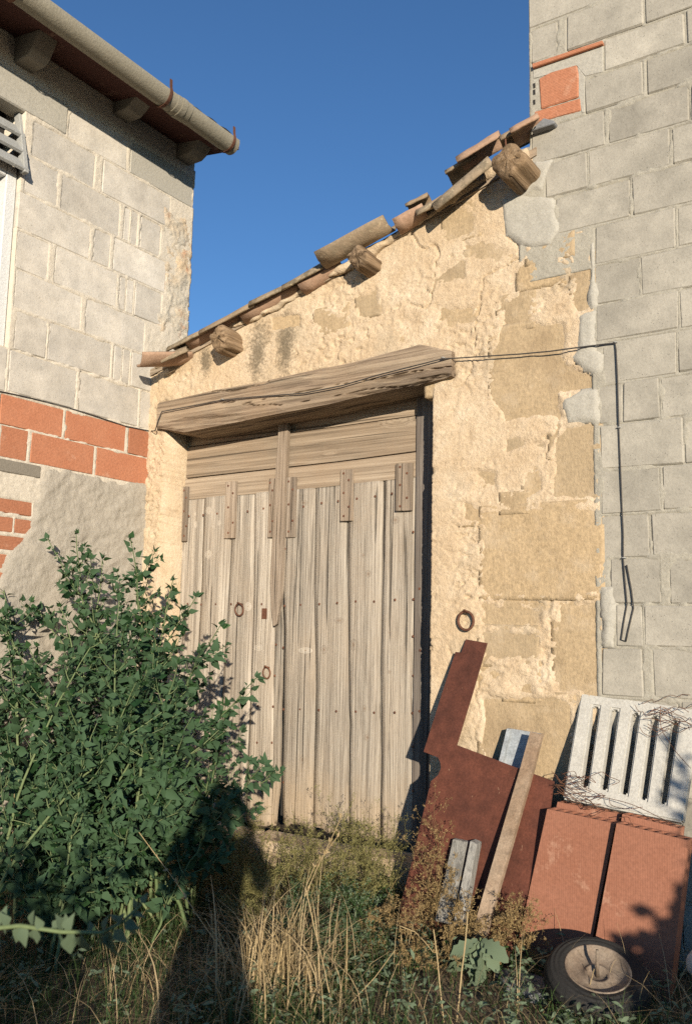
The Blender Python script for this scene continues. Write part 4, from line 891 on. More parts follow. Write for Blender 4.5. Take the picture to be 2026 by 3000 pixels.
# flat grey stone and a pale stone
st = [onPlane(*s8(*p), (0, 0, .16), (0, 0, 1)) for p in ((490, 1372), (600, 1362), (800, 1420), (830, 1500), (700, 1510), (560, 1450))]
tag(prism('flat_stone', st, (0, 0, -.07), MT['slate'], None, .008), 'flat bluish grey stone slab lying in the grass left of the wheel', 'stone')
def rock(name, c, r, m, seed, label):
    bm = bmesh.new(); bmesh.ops.create_icosphere(bm, subdivisions=3, radius=1)
    for v in bm.verts:
        q = np.array(v.co)*1.0; k = 1+.28*float(fbm(q+seed, 1.1, 3, seed)); v.co = Vector((c[0]+v.co.x*r[0]*k, c[1]+v.co.y*r[1]*k, c[2]+v.co.z*r[2]*k))
    return tag(from_bm(name, bm, m, None, True), label, 'stone')
pr = onPlane(2030, 2800, (0, -.42, .3), (0, 1, 0)); rock('pale_stone', (float(pr[0])+.03, -.45, float(pr[2])-.02), (.05, .06, .06), MT['grate'], 5, 'pale rounded stone at the right edge beside the clay boards')
# tangle of wire
def tangle():
    V, F = [], []; rg = random.Random(11)
    def loop(pts, Y): 
        P = [onPlane(a, b, (0, Y+rg.uniform(-.02, .02), gz0), gn) for a, b in pts]
        # smooth with Catmull-Rom
        out = []
        for i in range(len(P)-1):
            p0, p1, p2, p3 = P[max(i-1, 0)], P[i], P[i+1], P[min(i+2, len(P)-1)]
            for t in np.linspace(0, 1, 6)[:-1]: out.append(.5*((2*p1)+(-p0+p2)*t+(2*p0-5*p1+4*p2-p3)*t*t+(-p0+3*p1-3*p2+p3)*t**3))
        out.append(P[-1]); tube_vf(out, .0013, 4, True, False, V, F)
    for k in range(15):
        c = s8(rg.uniform(800, 860), rg.uniform(290, 420)); pts = [c]
        a = rg.uniform(-.5, .5); x, y = c
        for j in range(rg.randint(4, 7)):
            x += rg.uniform(8, 34); y += rg.uniform(-16, 24); pts.append((x, y))
        for j in range(rg.randint(0, 4)):
            x -= rg.uniform(5, 28); y += rg.uniform(-12, 14); pts.append((x, y))
        loop(pts, -.245)
    for k in range(13):
        x, y = s8(rg.uniform(1250, 1400), rg.uniform(-80, 60)); pts = [(x, y)]
        for j in range(rg.randint(5, 8)):
            x += rg.uniform(4, 30); y += rg.uniform(-14, 16); pts.append((x, y))
        loop(pts, -.225)
    loop([s8(*p) for p in ((830, 330), (950, 420), (1100, 440), (1250, 480), (1420, 560), (1500, 590))], -.25)
    loop([s8(*p) for p in ((1120, 440), (1130, 480), (1220, 500), (1300, 490))], -.25)
    loop([s8(*p) for p in ((1170, 550), (1220, 545), (1240, 580), (1300, 640), (1400, 672), (1420, 640))], -.27)
    loop([s8(*p) for p in ((1395, -60), (1400, 60), (1440, 130), (1480, 190), (1560, 280))], -.225)
    return mesh('wire_tangle', V, F, MT['wire'], None, True)
tag(tangle(), 'tangle of thin rusty wire draped over the slotted panel and clay boards', 'wire')
# ================================================================== plants
LEAF_OUT = {'goose': [(0, .012), (.14, .05), (.26, .25), (.37, .31), (.46, .265), (.60, .22), (.71, .15), (.87, .075), (1.0, .0)],
            'lance': [(0, .01), (.15, .09), (.35, .17), (.55, .17), (.78, .10), (1.0, 0)],
            'lobed': [(0, .03), (.12, .10), (.2, .07), (.32, .20), (.40, .14), (.52, .27), (.62, .19), (.74, .25), (.86, .15), (.95, .10), (1, .0)]}
def leaf_local(kind, fold=.18, droop=.35):
    o = LEAF_OUT[kind]; V, F = [], []
    for x, w in o:
        zc = -droop*x*x
        V += [(x, w, zc+fold*w), (x, 0, zc), (x, -w, zc+fold*w)]
    for i in range(len(o)-1):
        a = 3*i; F += [(a, a+3, a+4, a+1), (a+1, a+4, a+5, a+2)]
    return np.array(V), F
def frames(d, up):
    """orthonormal frames: x along d, z close to up"""
    d = d/np.linalg.norm(d, axis=1, keepdims=True); y = np.cross(up, d); y /= (np.linalg.norm(y, axis=1, keepdims=True)+1e-9); z = np.cross(d, y); return np.stack([d, y, z], 2)
def bulk(name, V, F4, mat, parent, tint, smooth=True):
    """quads mesh with a per-point tint"""
    V = np.asarray(V, np.float32); F4 = np.asarray(F4, np.int32); me = bpy.data.meshes.new(name); me.vertices.add(len(V)); me.vertices.foreach_set('co', V.ravel())
    k = F4.shape[1]; me.loops.add(F4.size); me.loops.foreach_set('vertex_index', F4.ravel()); me.polygons.add(len(F4)); me.polygons.foreach_set('loop_start', np.arange(0, F4.size, k, dtype=np.int32)); me.polygons.foreach_set('loop_total', np.full(len(F4), k, dtype=np.int32)); me.update(calc_edges=True)
    at = me.attributes.new('tint', 'FLOAT', 'POINT'); at.data.foreach_set('value', np.asarray(tint, np.float32))
    if smooth: me.polygons.foreach_set('use_smooth', [True]*len(me.polygons))
    me.materials.append(mat); return put(bpy.data.objects.new(name, me), parent)
def leaves_obj(name, kind, base, dirs, ups, size, mat, parent, rg, variants=5, tint=None):
    base = np.asarray(base); n = len(base); M_ = frames(np.asarray(dirs), np.asarray(ups)); V, F, T_ = [], [], []; off = 0; var = [leaf_local(kind, f, d) for f, d in ((.1, .25), (.3, .5), (.0, .1), (.45, .35), (-.1, .6))]
    pick = rg.integers(0, len(var), n); tint = rg.random(n) if tint is None else tint
    for v in range(len(var)):
        ix = np.nonzero(pick == v)[0]
        if not len(ix): continue
        lv, lf = var[v]; P = np.einsum('nij,kj->nki', M_[ix], lv)*np.asarray(size)[ix][:, None, None]+base[ix][:, None, :]
        V.append(P.reshape(-1, 3)); k = len(lv); F.append((np.array(lf)[None]+(np.arange(len(ix))*k)[:, None, None]).reshape(-1, 4)+off); off += len(ix)*k; T_.append(np.repeat(tint[ix], k))
    return bulk(name, np.concatenate(V), np.concatenate(F), mat, parent, np.concatenate(T_))
def bez(a, b, c, n): t = np.linspace(0, 1, n)[:, None]; return (1-t)**2*a+2*t*(1-t)*b+t*t*c
def norm(v): return v/(np.linalg.norm(v)+1e-9)
def shrub_branches(stems, rg, br_n=(7, 13), br_len=(.12, .34), spacing=.022, size=(.022, .048), twig=True, start=.22):
    """stems: list of polylines. returns tube list and leaf arrays"""
    tubes, B, Dn, Up, S = [], [], [], [], []; shrub_branches.tint = TN = []
    def leafy(P, s0, s1, t0):
        seg = np.linalg.norm(np.diff(P, axis=0), axis=1); L = np.concatenate([[0], np.cumsum(seg)]); s = L[-1]*t0; k = 0
        while s < L[-1]:
            i = min(np.searchsorted(L, s, 'right')-1, len(P)-2); p = P[i]+(P[i+1]-P[i])*((s-L[i])/(seg[i]+1e-9)); t = norm(P[i+1]-P[i])
            a = k*2.4+rg.uniform(-.5, .5); u = norm(np.cross(t, [.3, .2, 1.])); w = np.cross(t, u); o = u*math.cos(a)+w*math.sin(a)
            d = norm(o*.9+t*.55+np.array([0, 0, rg.uniform(-.35, .25)])); up = norm(np.array([.35, -.45, .75])+rg.normal(0, .75, 3))
            f = s/L[-1]; sz = rg.uniform(s0*.6, s1*1.1)*(1.05-.55*f**2)
            B.append(p+d*.006); Dn.append(d); Up.append(up); S.append(sz); TN.append(.25*rg.random()+.55*f*f+.2*(rg.random() > .93)); s += spacing*rg.uniform(.6, 1.4)*(1.1-.45*f); k += 1
        for q in range(5):
            d = norm(P[-1]-P[-2])+rg.normal(0, .5, 3); B.append(P[-1]); Dn.append(norm(d)); Up.append(norm(rg.normal(0, .6, 3)+np.array([.2, -.3, .6]))); S.append(rg.uniform(s0*.5, s0*1.0)); TN.append(.6+.4*rg.random())
    for P in stems:
        ln = np.linalg.norm(np.diff(P, axis=0), axis=1).sum(); tubes.append((P, np.linspace(.0075, .0016, len(P))*min(1.4, .5+ln*.6))); leafy(P, size[0], size[1], start+.15)
        nb = rg.integers(*br_n)
        for j in range(nb):
            f = start+(.95-start)*(j+rg.random())/nb; i = int(f*(len(P)-1)); p = P[i]; t = norm(P[min(i+1, len(P)-1)]-P[max(i-1, 0)])
            a = j*2.4+rg.uniform(-.6, .6); u = norm(np.cross(t, [.1, .9, .2])); w = np.cross(t, u); o = u*math.cos(a)+w*math.sin(a)
            l = rg.uniform(*br_len)*(1.15-.75*f)*min(1.2, .45+ln*.55); e = p+norm(o*.8+t*.8+np.array([0, 0, .25]))*l; Q = bez(p, p+(o*.65+t*.3)*l*.5, e, 6); tubes.append((Q, np.linspace(.0032, .0010, 6))); leafy(Q, size[0]*.85, size[1]*.85, .12)
            if twig and l > .12:
                for _ in range(2):
                    f2 = rg.uniform(.3, .8); q = Q[int(f2*5)]; e2 = q+norm(norm(e-p)+rg.normal(0, .6, 3))*l*.4; Q2 = bez(q, (q+e2)/2+rg.normal(0, .01, 3), e2, 4); tubes.append((Q2, np.linspace(.0018, .0008, 4))); leafy(Q2, size[0]*.7, size[1]*.7, .15)
    return tubes, np.array(B), np.array(Dn), np.array(Up), np.array(S)
def tubes_obj(name, tubes, mat, parent, rg, n=5, tint=None):
    V, F, T_ = [], [], []
    for P, r in tubes:
        k0 = len(V); tube_vf(P, list(r), n, False, False, V, F); T_ += [rg.random() if tint is None else tint]*(len(V)-k0)
    return bulk(name, np.array([tuple(v) for v in V]), F, mat, parent, T_)
def shrub(name, root, stems, label, cat, seed, mat='leaf', single=0, **kw):
    rg = np.random.default_rng(seed); e = thing(name, root, label, cat)
    tb, B, Dn, Up, S = shrub_branches(stems, rg, **kw); TN = np.array(shrub_branches.tint)
    main = tb[:1]; 
    tubes_obj('stems', tb, MT['stem'], e, rg)['kind'] = 'stuff'
    if single:
        sc = S/np.linalg.norm(B-CAM, axis=1); pxs = px(B); vis = (pxs[:, 0] > 0) & (pxs[:, 0] < PW) & (pxs[:, 1] < PH); sc = np.where(vis, sc, 0)
        # nearest to the eye along its line first: these hide the others
        pick = np.argsort(-(sc*np.exp(-1.2*np.linalg.norm(B-CAM, axis=1))))[:single]; mask = np.zeros(len(B), bool); mask[pick] = True
        mes = []
        for v, (f, d) in enumerate(((.1, .25), (.3, .5), (.0, .1), (.45, .35))):
            for tn in (.15, .5, .85):
                lv, lf = leaf_local('goose', f, d); me = bpy.data.meshes.new('leaf'); me.from_pydata([tuple(q) for q in lv], [], lf); at = me.attributes.new('tint', 'FLOAT', 'POINT'); at.data.foreach_set('value', [tn]*len(lv)); me.polygons.foreach_set('use_smooth', [True]*len(me.polygons)); me.materials.append(MT[mat]); mes.append(me)
        Mf = frames(Dn[pick], Up[pick])
        for q, i in enumerate(pick):
            o = bpy.data.objects.new('leaf', mes[rg.integers(len(mes))]); m4 = Matrix([[float(v)*float(S[i]) for v in r_] for r_ in Mf[q]]).to_4x4(); m4.translation = Vector([float(v) for v in B[i]]); o.matrix_basis = m4; put(o, e)
        B, Dn, Up, S, TN = B[~mask], Dn[~mask], Up[~mask], S[~mask], TN[~mask]
    leaves_obj('foliage', 'goose', B, Dn, Up, S, MT[mat], e, rg, tint=TN)['kind'] = 'stuff'
    return e
# ---- the big goosefoot bush by the door
TIPS = [(138, 1582, -.9), (224, 1560, -.8), (300, 1640, -.7), (388, 1580, -.75), (440, 1680, -.6), (505, 1705, -.6), (575, 1745, -.7), (640, 1835, -.75), (600, 1900, -.55), (752, 1985, -.75), (660, 2070, -.6), (772, 2235, -.85), (690, 2330, -.9), (620, 2200, -.6),
        (5, 1690, -1.0), (-60, 1760, -1.1), (60, 1730, -.8), (-100, 1900, -1.2), (520, 1950, -1.0), (300, 1850, -1.15), (400, 2000, -1.25), (200, 2050, -1.35), (100, 2150, -1.4), (500, 2250, -1.2), (350, 2300, -1.4), (600, 2420, -1.05),
        (40, 2400, -1.4), (-80, 2200, -1.3), (230, 2480, -1.45), (450, 2470, -1.25), (180, 1780, -1.0), (90, 1900, -1.2), (450, 1830, -.9), (560, 2100, -.95), (330, 1700, -.85), (-40, 2050, -1.0), (240, 2250, -1.4), (520, 2380, -1.2), (420, 2160, -1.35), (130, 2320, -1.45), (10, 2550, -1.5), (330, 2560, -1.5), (-120, 2050, -1.1), (-150, 2350, -1.3), (60, 2030, -1.3), (560, 2320, -1.0), (480, 2080, -1.15), (180, 2180, -1.45), (-60, 2480, -1.5), (350, 1760, -1.0), (250, 1900, -1.1), (560, 2010, -.85), (640, 2140, -.85), (20, 1850, -1.15), (280, 2120, -1.3), (380, 2420, -1.4), (100, 2600, -1.6)]
rg = np.random.default_rng(21); stems = []; ROOTB = np.array([-3.42, -.98])
for x, y, Y in TIPS:
    tip = onY(x, y, Y); r = ROOTB+rg.normal(0, 1, 2)*np.array([.28, .22])+np.array([.0, -.25*(Y < -1.1)]); root = np.array([r[0], r[1], float(gz(r[0], r[1]))-.02]); h = tip[2]-root[2]
    mid = root+(tip-root)*np.array([.30, .30, .62])+rg.normal(0, .03, 3); stems.append(bez(root, mid, tip, 16)+rg.normal(0, .004, (16, 3)))
bush = shrub('goosefoot_bush', (float(ROOTB[0]), float(ROOTB[1]), float(gz(*ROOTB))), stems, 'large leafy dark green bush growing in front of the house corner and door', 'bush', 5, single=300, br_n=(8, 13), spacing=.025, size=(.056, .098))
# ---- shrub outside the frame on the right, whose shade falls on the clay boards
stems = []; SUNV = np.array([.845, -1., .2545])
EDGE = [(1770, 2840), (1800, 2750), (1850, 2738), (1890, 2700), (1940, 2655), (2010, 2620), (2080, 2560), (2200, 2500), (2400, 2440)]
EDG = []
for x, y in EDGE:
    q = onY(x, y, -.345); EDG.append(q+SUNV*2.55)
EDG = np.array(EDG)
for k in range(150):
    x = rg.uniform(EDG[0, 0], EDG[-1, 0]); z = float(np.interp(x, EDG[:, 0], EDG[:, 2]))-.03-abs(rg.normal(0, .18)); y = float(EDG[0, 1])+rg.uniform(-.12, .12)
    tip = np.array([x, y, max(z, .15)]); r = np.array([x*.6+1.45*.4, y+rg.normal(0, .05), 0.0]); stems.append(bez(r, r+(tip-r)*np.array([.5, .5, .6]), tip, 10))
for x, y in ((1990, 2180), (1930, 2345), (2020, 2330)):
    q = onY(x, y, -.12)+SUNV*2.77; r = np.array([1.5, q[1], 0.]); stems.append(bez(r, r+(q-r)*np.array([.8, .5, .5]), q, 12))
shrub('leafy_shrub', (1.45, -2.85, 0), stems, 'leafy green shrub just outside the right edge, shading the clay boards', 'shrub', 8, br_n=(5, 8), br_len=(.05, .12), spacing=.03, size=(.085, .14), start=.05)
stems = []  # unseen plants, added only to throw shade on the lower left grass
for k in range(85):
    x = rg.uniform(-1.45, -.24); z = 1.34-abs(rg.normal(0, .32))-.25*max(0, -.95-x); tip = np.array([x, -4.62+rg.uniform(-.16, .16), z]); r = np.array([-.75+(x+.75)*.6+rg.normal(0, .05), -4.66+rg.normal(0, .06), 0.]); stems.append(bez(r, r+(tip-r)*np.array([.4, .4, .6]), tip, 10))
shrub('added_shade_thicket', (-.75, -4.66, 0), stems, 'unseen leafy weed thicket added behind the lens to shade the lower left grass', 'shrub', 9, br_n=(4, 7), br_len=(.08, .2), spacing=.045, size=(.08, .13), start=.1)
# ---- sprig close to the lens on the left
def nearp(x, y, s): return CAM+ray(x, y)*s
sp = np.array([nearp(-420, 3300, 1.9), nearp(-300, 2900, 1.9), nearp(-120, 2730, 1.9), nearp(60, 2712, 1.9), nearp(180, 2730, 1.9), nearp(300, 2732, 1.9), nearp(360, 2700, 1.9), nearp(415, 2650, 1.9)])
rt = nearp(-420, 3300, 1.9); sp = np.concatenate([[np.array([rt[0]-.05, rt[1], float(gz(rt[0], rt[1]))])], [np.array([rt[0]-.03, rt[1], rt[2]*.5])], sp])
e = thing('weed_sprig', [float(v) for v in sp[0]], 'pale green leafy weed sprig close to the lens at lower left, out of focus', 'weed')
tubes_obj('stem', [(sp, np.linspace(.007, .003, len(sp)))], MT['stem'], e, rg, 7, .6)
LB, LD, LU, LS = [], [], [], []
for x, y, dx, dy, s in ((60, 2712, -30, 90, .055), (60, 2712, 30, 110, .055), (90, 2712, 10, -70, .05), (30, 2712, -50, -70, .045), (100, 2716, 5, 100, .055), (110, 2720, -15, 160, .05), (185, 2730, -20, -80, .05), (190, 2730, 30, -70, .05), (200, 2732, 10, 100, .075), (195, 2730, 0, -110, .045), (240, 2732, 5, 130, .08), (300, 2730, 30, -100, .05), (300, 2732, 60, 60, .06), (315, 2730, 30, 160, .09), (330, 2720, 90, 90, .055), (360, 2700, 70, 30, .05), (385, 2680, 60, -10, .04), (410, 2650, 40, -60, .035), (400, 2660, -20, -70, .03), (350, 2705, -40, -60, .04), (150, 2722, 60, -60, .04), (270, 2731, -20, -60, .035), (20, 2712, -40, 40, .05), (-10, 2714, -20, 90, .06), (0, 2712, 20, -80, .05), (130, 2722, -50, -50, .045), (220, 2732, -40, 60, .05), (340, 2712, 30, -70, .045), (375, 2690, 30, 80, .05), (320, 2728, -40, 70, .05), (170, 2728, 40, 70, .05)):
    b = nearp(x, y, 1.9); d = nearp(x+dx, y+dy, 1.9+rg.uniform(-.03, .03))-b; LB.append(b); LD.append(d); LU.append(norm(np.array([.4, -.6, .6])+rg.normal(0, .35, 3))); LS.append(s)
me_l = []
for v, (f, d) in enumerate(((.1, .25), (.3, .4), (.2, .1))):
    lv, lf = leaf_local('goose', f, d); lv = lv*np.array([1, .95, 1]); me = bpy.data.meshes.new('leaf'); me.from_pydata([tuple(q) for q in lv], [], lf); at = me.attributes.new('tint', 'FLOAT', 'POINT'); at.data.foreach_set('value', [.6+.2*v]*len(lv)); me.polygons.foreach_set('use_smooth', [True]*len(me.polygons)); me.materials.append(MT['leaf_p']); me_l.append(me)
Mf = frames(np.array(LD), np.array(LU))
for i in range(len(LB)):
    o = bpy.data.objects.new('leaf', me_l[i % 3]); m4 = Matrix([[float(v)*LS[i]*.82 for v in r_] for r_ in Mf[i]]).to_4x4(); m4.translation = Vector([float(v) for v in LB[i]]); o.matrix_basis = m4; put(o, e)
# ---- grass
def blades(name, P, H, lean, width, mat, rg, segs=4, curve=.5, tint=None, parent=None):
    n = len(P); a = rg.uniform(0, 2*np.pi, n); dirv = np.stack([np.cos(a), np.sin(a), a*0], 1); side = np.stack([-np.sin(a+rg.normal(0, .6, n)), np.cos(a+rg.normal(0, .6, n)), a*0], 1); V = np.zeros((n, (segs+1)*2, 3))
    for i in range(segs+1):
        f = i/segs; c = P+dirv*(lean*H*(f**(1+curve*2)))[:, None]; c[:, 2] += H*(f-.45*lean*f**2.4); w = (width*(1-f)**.7*.5+.0003)[:, None]; V[:, 2*i] = c-side*w; V[:, 2*i+1] = c+side*w
    q = np.array([[2*i, 2*i+1, 2*i+3, 2*i+2] for i in range(segs)]); F = (q[None]+(np.arange(n)*(segs+1)*2)[:, None, None]).reshape(-1, 4); t = rg.random(n) if tint is None else tint
    o = bulk(name, V.reshape(-1, 3), F, mat, parent, np.repeat(t, (segs+1)*2)); o['kind'] = 'stuff'; return o
def scatter(n, rg, dens):
    X = rg.uniform(-4.3, -.6, n*3); Y = rg.uniform(-2.6, -.02, n*3); k = (rg.random(n*3) < dens(X, Y)) & (rg.random(n*3) > .9*np.exp(-(((X+1.62)/.22)**2+((Y+.85)/.22)**2))); X, Y = X[k][:n], Y[k][:n]; return np.stack([X, Y, gz(X, Y)], 1)
def clump(X, Y, s, th=.0): return sstep(th-.15, th+.25, fbm(np.stack([X, Y, X*0], -1), 2.2, 3, s))
rg = np.random.default_rng(31)
def g_d(X, Y): return .25+.75*clump(X, Y, 5)
P = scatter(26000, rg, g_d); g = blades('green_grass', P, rg.uniform(.04, .19, len(P)), rg.uniform(.1, 1.1, len(P)), rg.uniform(.0015, .0045, len(P)), MT['grass_g'], rg); tag(g, 'green grass growing along the foot of the walls', 'grass', kind='stuff')
P = scatter(4200, rg, lambda X, Y: .3+.7*clump(X, Y, 8, .05)); g = blades('dry_grass', P, rg.uniform(.06, .36, len(P)), rg.uniform(.3, 1.9, len(P)), rg.uniform(.001, .0035, len(P)), MT['grass_d'], rg); tag(g, 'dry straw coloured grass matted over the ground', 'grass', kind='stuff')
P = scatter(2600, rg, lambda X, Y: .15+.85*clump(X, Y, 12, .0)); n = len(P); k = rg.integers(3, 7, n); B = np.repeat(P, k, 0); m = len(B); hh = rg.uniform(.01, .17, n)[np.repeat(np.arange(n), k)]*rg.uniform(.4, 1, m); B = B+np.stack([rg.normal(0, .012, m), rg.normal(0, .012, m), hh], 1)
gw = leaves_obj('ground_weeds', 'lance', B, np.stack([rg.normal(0, 1, m), rg.normal(0, 1, m), rg.uniform(-.1, .8, m)], 1), np.stack([rg.normal(.2, .6, m), rg.normal(-.3, .6, m), np.ones(m)], 1), rg.uniform(.015, .042, m), MT['leaf2'], None, rg); tag(gw, 'small green weeds spreading between the grass', 'weeds', kind='stuff')
# fountain of dry straw in the middle
cx = onPlane(800, 2930, (0, 0, .1), (0, 0, 1)); n = 500; th = rg.uniform(0, 6.28, n); rr = np.abs(rg.normal(0, .21, n)); X = cx[0]+rr*np.cos(th)*.8; Y = cx[1]+.05+rr*np.sin(th)
straw = blades('straw_tuft', np.stack([X, Y, gz(X, Y)], 1), rg.uniform(.12, .60, n)**1.15, rg.uniform(.1, 1.2, n), rg.uniform(.002, .008, n), MT['grass_d'], rg, 6, .8); straw['kind'] = 'stuff'; tag(straw, 'tall pale straw tuft in the centre foreground', 'grass', kind='stuff')
# ---- wispy dry weeds
def wisp(root, h, spread_, rg, dens=1.0, lean=(0, 0)):
    tb, B, Dn, Up, S = [], [], [], [], []
    def grow(p, d, l, lvl):
        e_ = p+d*l; m_ = (p+e_)/2+rg.normal(0, l*.08, 3); Q = bez(p, m_, e_, 4); tb.append((Q, np.linspace(.0016*(.62**lvl), .0011*(.62**lvl), 4)))
        if lvl < 4:
            for k in range(rg.integers(2, 5) if lvl else int(10*dens)):
                f = rg.uniform(.25, 1); q = Q[int(round(f*3))] if lvl else p+(e_-p)*f; grow(q, norm(d*.75+rg.normal(0, .55, 3)+np.array([0, 0, .15])), l*rg.uniform(.35, .6)*(spread_ if lvl == 0 else 1), lvl+1)
        if lvl >= 2:
            for k in range(3): B.append(Q[rg.integers(1, 4)]); Dn.append(norm(d+rg.normal(0, .8, 3))); Up.append(norm(rg.normal(0, 1, 3)+np.array([0, 0, .5]))); S.append(rg.uniform(.005, .011))
    grow(root, norm(np.array([lean[0], lean[1], 1.])), h, 0); return tb, B, Dn, Up, S
def weed(px_, py_, Y, h, n, label, rg, mat='twig', spread_=1.0, jit=.12, lean=(0, 0), group=None, dens=1.0):
    base = onY(px_, py_, Y); e_ = thing('dry_weed', (float(base[0]), Y, float(gz(base[0], Y))), label, 'weed', group); TB, B, Dn, Up, S = [], [], [], [], []
    for k in range(n):
        X, Yy = base[0]+rg.normal(0, jit), Y+rg.normal(0, jit*.7); Yy = min(Yy, -.04)
        r_ = wisp(np.array([X, Yy, float(gz(X, Yy))]), h*rg.uniform(.6, 1.1), spread_, rg, dens, (lean[0]+rg.normal(0, .2), lean[1]+rg.normal(0, .15)))
        TB += r_[0]; B += r_[1]; Dn += r_[2]; Up += r_[3]; S += r_[4]
    tubes_obj('twigs', TB, MT[mat], e_, rg, 3)['kind'] = 'stuff'; leaves_obj('seed_heads', 'lance', B, Dn, Up, S, MT[mat], e_, rg)['kind'] = 'stuff'; return e_
rg = np.random.default_rng(41)
weed(1290, 2640, -.42, .42, 3, 'tall wispy tan dry weed standing in front of the rusty sheet', rg, jit=.02, spread_=.8)
weed(1380, 2760, -.55, .24, 9, 'dense tan dry weed clump at the foot of the grey timber', rg, jit=.13)
weed(1200, 2800, -.60, .20, 6, 'low tan dry weed clump between the straw tuft and the broad leaved weed', rg, jit=.12)
weed(1010, 2560, -.22, .31, 11, 'brownish green wispy weed against the right door leaf foot', rg, mat='twig_g', jit=.16)
weed(860, 2600, -.42, .33, 11, 'yellow green wispy weed in front of the door gap', rg, mat='twig_g', jit=.15)
weed(960, 2780, -.75, .24, 9, 'green tan low weed in the shade before the door', rg, mat='leaf2', jit=.18)
weed(760, 2700, -.7, .22, 6, 'yellowish wispy weed behind the straw tuft', rg, mat='twig_g', jit=.14)
# ---- broad leaved weed
c = onPlane(1380, 2800, (0, 0, .26), (0, 0, 1)); e = thing('broad_leaved_weed', (float(c[0]), float(c[1]), float(gz(c[0], c[1]))), 'green weed with broad drooping lobed leaves left of the wheel', 'weed')
c = np.array([c[0], c[1]+.08, float(gz(c[0], c[1]+.08))+.17])
for x, y, s in ((1230, 2880, .14), (1310, 2930, .17), (1440, 2900, .16), (1480, 2800, .13), (1330, 2780, .12), (1400, 2960, .15), (1250, 2800, .12), (1460, 2850, .12)):
    tgt = onPlane(x, y, (0, c[1]-.10, 0), (0, 1, 0)); d = norm(tgt-c); lv, lf = leaf_local('lobed', .15, .45); b = c+d*.015
    me = bpy.data.meshes.new('leaf'); Mx = frames(np.array([d]), np.array([[.3, -.5, .8]])+rg.normal(0, .5, (1, 3)))[0]; P = lv@Mx.T*s+b; me.from_pydata([tuple(map(float, q)) for q in P], [], lf); at = me.attributes.new('tint', 'FLOAT', 'POINT'); at.data.foreach_set('value', [float(rg.random())]*len(lv)); me.polygons.foreach_set('use_smooth', [True]*len(me.polygons)); me.materials.append(MT['leaf2']); put(bpy.data.objects.new('leaf', me), e)
tubes_obj('stem', [(np.array([c-np.array([0, 0, .18]), c]), [.006, .004])], MT['stem'], e, rg, 6, .5)
# ---- single dry stalks
STALKS = [([(406, 2436), (520, 2590), (640, 2770), (760, 2950)], .0032, 'dry stalk with feathery head leaning left in front of the bush'), ([(246, 2501), (300, 2600), (350, 2710)], .0036, 'short thick dry stalk in the bush shade at lower left'),
  ([(43, 2322), (34, 2513), (53, 2720)], .0028, 'upright thin dry stalk near the left edge in the bush'), ([(997, 2398), (930, 2540), (870, 2680), (800, 2850)], .0034, 'longest pale straw leaning right across the door foot'),
  ([(985, 2455), (920, 2540), (850, 2700), (815, 2850)], .0030, 'second pale straw beside the longest leaning one'), ([(896, 2604), (930, 2760), (960, 2890), (985, 3010)], .0034, 'pale straw leaning left in the centre foreground'),
  ([(1269, 2723), (1285, 2860), (1302, 3010)], .0048, 'stout pale dry stalk left of the broad leaved weed'), ([(1369, 2672), (1352, 2840), (1335, 3010)], .0050, 'stout pale dry stalk in front of the broad leaved weed'),
  ([(1268, 2790), (1215, 2730), (1170, 2712), (1175, 2760), (1200, 2850), (1212, 2900)], .0032, 'bent over dry stalk folded near the tan weed clump'), ([(1155, 2785), (1100, 2860), (1002, 2962)], .0030, 'dry stalk lying diagonally low in the centre'),
  ([(619, 2666), (632, 2800), (650, 2967)], .0030, 'brown dry stalk in the dark grass left of the straw tuft'), ([(600, 2690), (680, 2820), (758, 2970)], .0030, 'thin dry stalk slanting through the dark grass'),
  ([(1739, 2839), (1715, 2920), (1687, 3010)], .0028, 'thin dry stalk rising in front of the wheel'), ([(1850, 2880), (1832, 2900), (1830, 3000)], .0028, 'hooked dry stalk in front of the wheel tyre'), ([(2010, 2830), (1960, 2930), (1920, 3010)], .0026, 'dry stalk at the lower right corner')]
for pts, r, lab in STALKS:
    b = onPlane(pts[-1][0], pts[-1][1], (0, 0, .09), (0, 0, 1)); Y0 = min(b[1], -.15); P = [onY(x, y, Y0+.02*math.sin(i*2.1)) for i, (x, y) in enumerate(pts)]
    P.append(np.array([P[-1][0], Y0, float(gz(P[-1][0], Y0))-.01])); P = np.array(P)
    Q = np.concatenate([bez(P[i], (P[i]+P[i+1])/2+rg.normal(0, .003, 3), P[i+1], 5)[:-1] for i in range(len(P)-1)]+[P[-1:]])
    o = tubes_obj('dry_stalk', [(Q, np.linspace(r*.55, r*.6+.0004, len(Q)))], MT['grass_d'], None, rg, 5, .85); tag(o, lab, 'dry stalk', 'dry stalks standing in the grass')
    if lab.startswith(('dry stalk with', 'longest', 'second')):
        t = norm(Q[0]-Q[3]); n = 26; idx = rg.integers(0, 7, n); leaves_obj('seed_head', 'lance', Q[idx], t+rg.normal(0, .35, (n, 3)), rg.normal(0, 1, (n, 3)), rg.uniform(.012, .03, n), MT['grass_d'], o, rg)['kind'] = 'stuff'
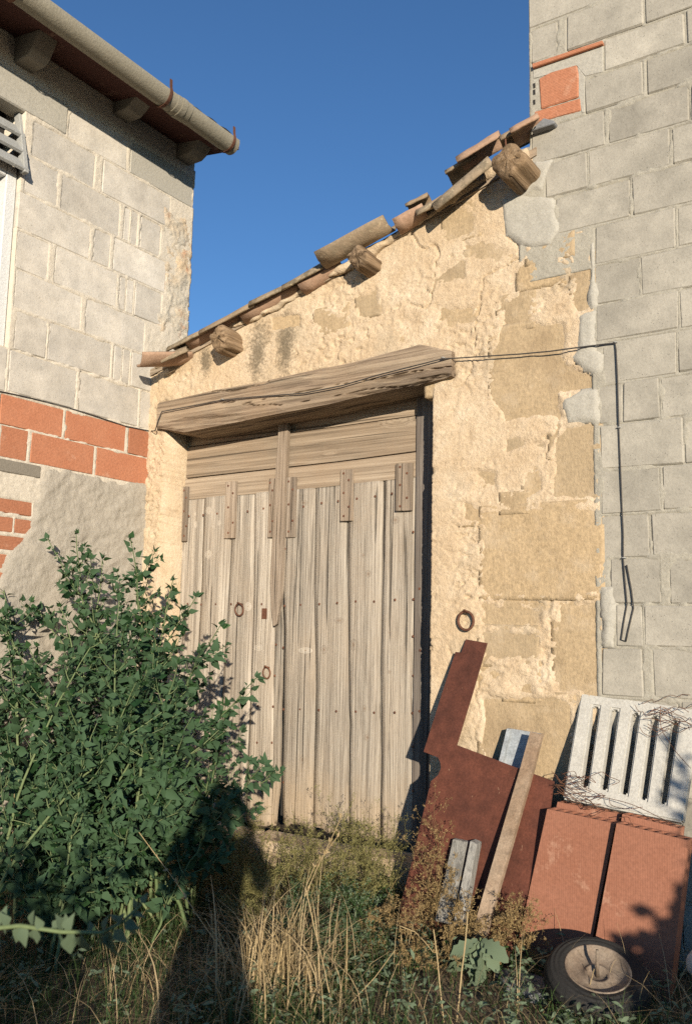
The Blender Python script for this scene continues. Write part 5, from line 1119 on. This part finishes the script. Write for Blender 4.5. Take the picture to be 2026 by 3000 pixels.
# ================================================================== the photographer (behind the lens; only the shadow is in view)
def person():
    fx, fy = _F[0], _F[1]; l = math.hypot(fx, fy); f = np.array([fx/l, fy/l, 0]); s = np.array([f[1], -f[0], 0]); z = np.array([0, 0, 1.]); O = np.array([CAM[0], CAM[1], 0])-f*.24-s*.085; g0 = float(gz(O[0], O[1]))+.0; H_ = 1.06
    J = {}; E_ = []
    def v(n, fw, sd, h, r): J[n] = (O+f*fw+s*sd+z*h*H_, r)
    v('pelvis', 0, 0, .86, .12); v('waist', .02, 0, 1.0, .11); v('chest', .03, 0, 1.20, .12); v('neck', .05, 0, 1.36, .055); v('head', .10, 0, 1.47, .085); v('crown', .10, 0, 1.58, .07)
    for k, q in (('l', -1), ('r', 1)):
        v('sh'+k, .02, .17*q, 1.29, .065); v('el'+k, .10, .21*q, 1.10, .045); v('wr'+k, .22, .10*q, 1.40, .032); v('hd'+k, .225, .075*q, 1.46, .036); v('fi'+k, .225, .05*q, 1.52, .018)
        v('hip'+k, 0, .10*q, .82, .10); v('kn'+k, .03, .13*q, .46, .065); v('an'+k, 0, .15*q, .09, .045); v('to'+k, .13, .17*q, .035, .038)
        E_ += [('chest', 'sh'+k), ('sh'+k, 'el'+k), ('el'+k, 'wr'+k), ('wr'+k, 'hd'+k), ('hd'+k, 'fi'+k), ('pelvis', 'hip'+k), ('hip'+k, 'kn'+k), ('kn'+k, 'an'+k), ('an'+k, 'to'+k)]
    E_ += [('pelvis', 'waist'), ('waist', 'chest'), ('chest', 'neck'), ('neck', 'head'), ('head', 'crown')]; names = list(J); me = bpy.data.meshes.new('person'); me.from_pydata([tuple(map(float, J[n][0]+z*g0)) for n in names], [(names.index(a), names.index(b)) for a, b in E_], [])
    o = bpy.data.objects.new('person', me); C.objects.link(o); m = o.modifiers.new('skin', 'SKIN'); o.modifiers.new('sub', 'SUBSURF').levels = 2; o.modifiers['sub'].render_levels = 2
    for i, n in enumerate(names): me.skin_vertices[0].data[i].radius = (J[n][1], J[n][1]); me.skin_vertices[0].data[i].use_root = (n == 'pelvis')
    n = NB('dark_clothing'); me.materials.append(n.done((.06, .065, .08), .9)); return o
tag(person(), 'person in dark clothing standing behind the lens with both hands raised', 'person')
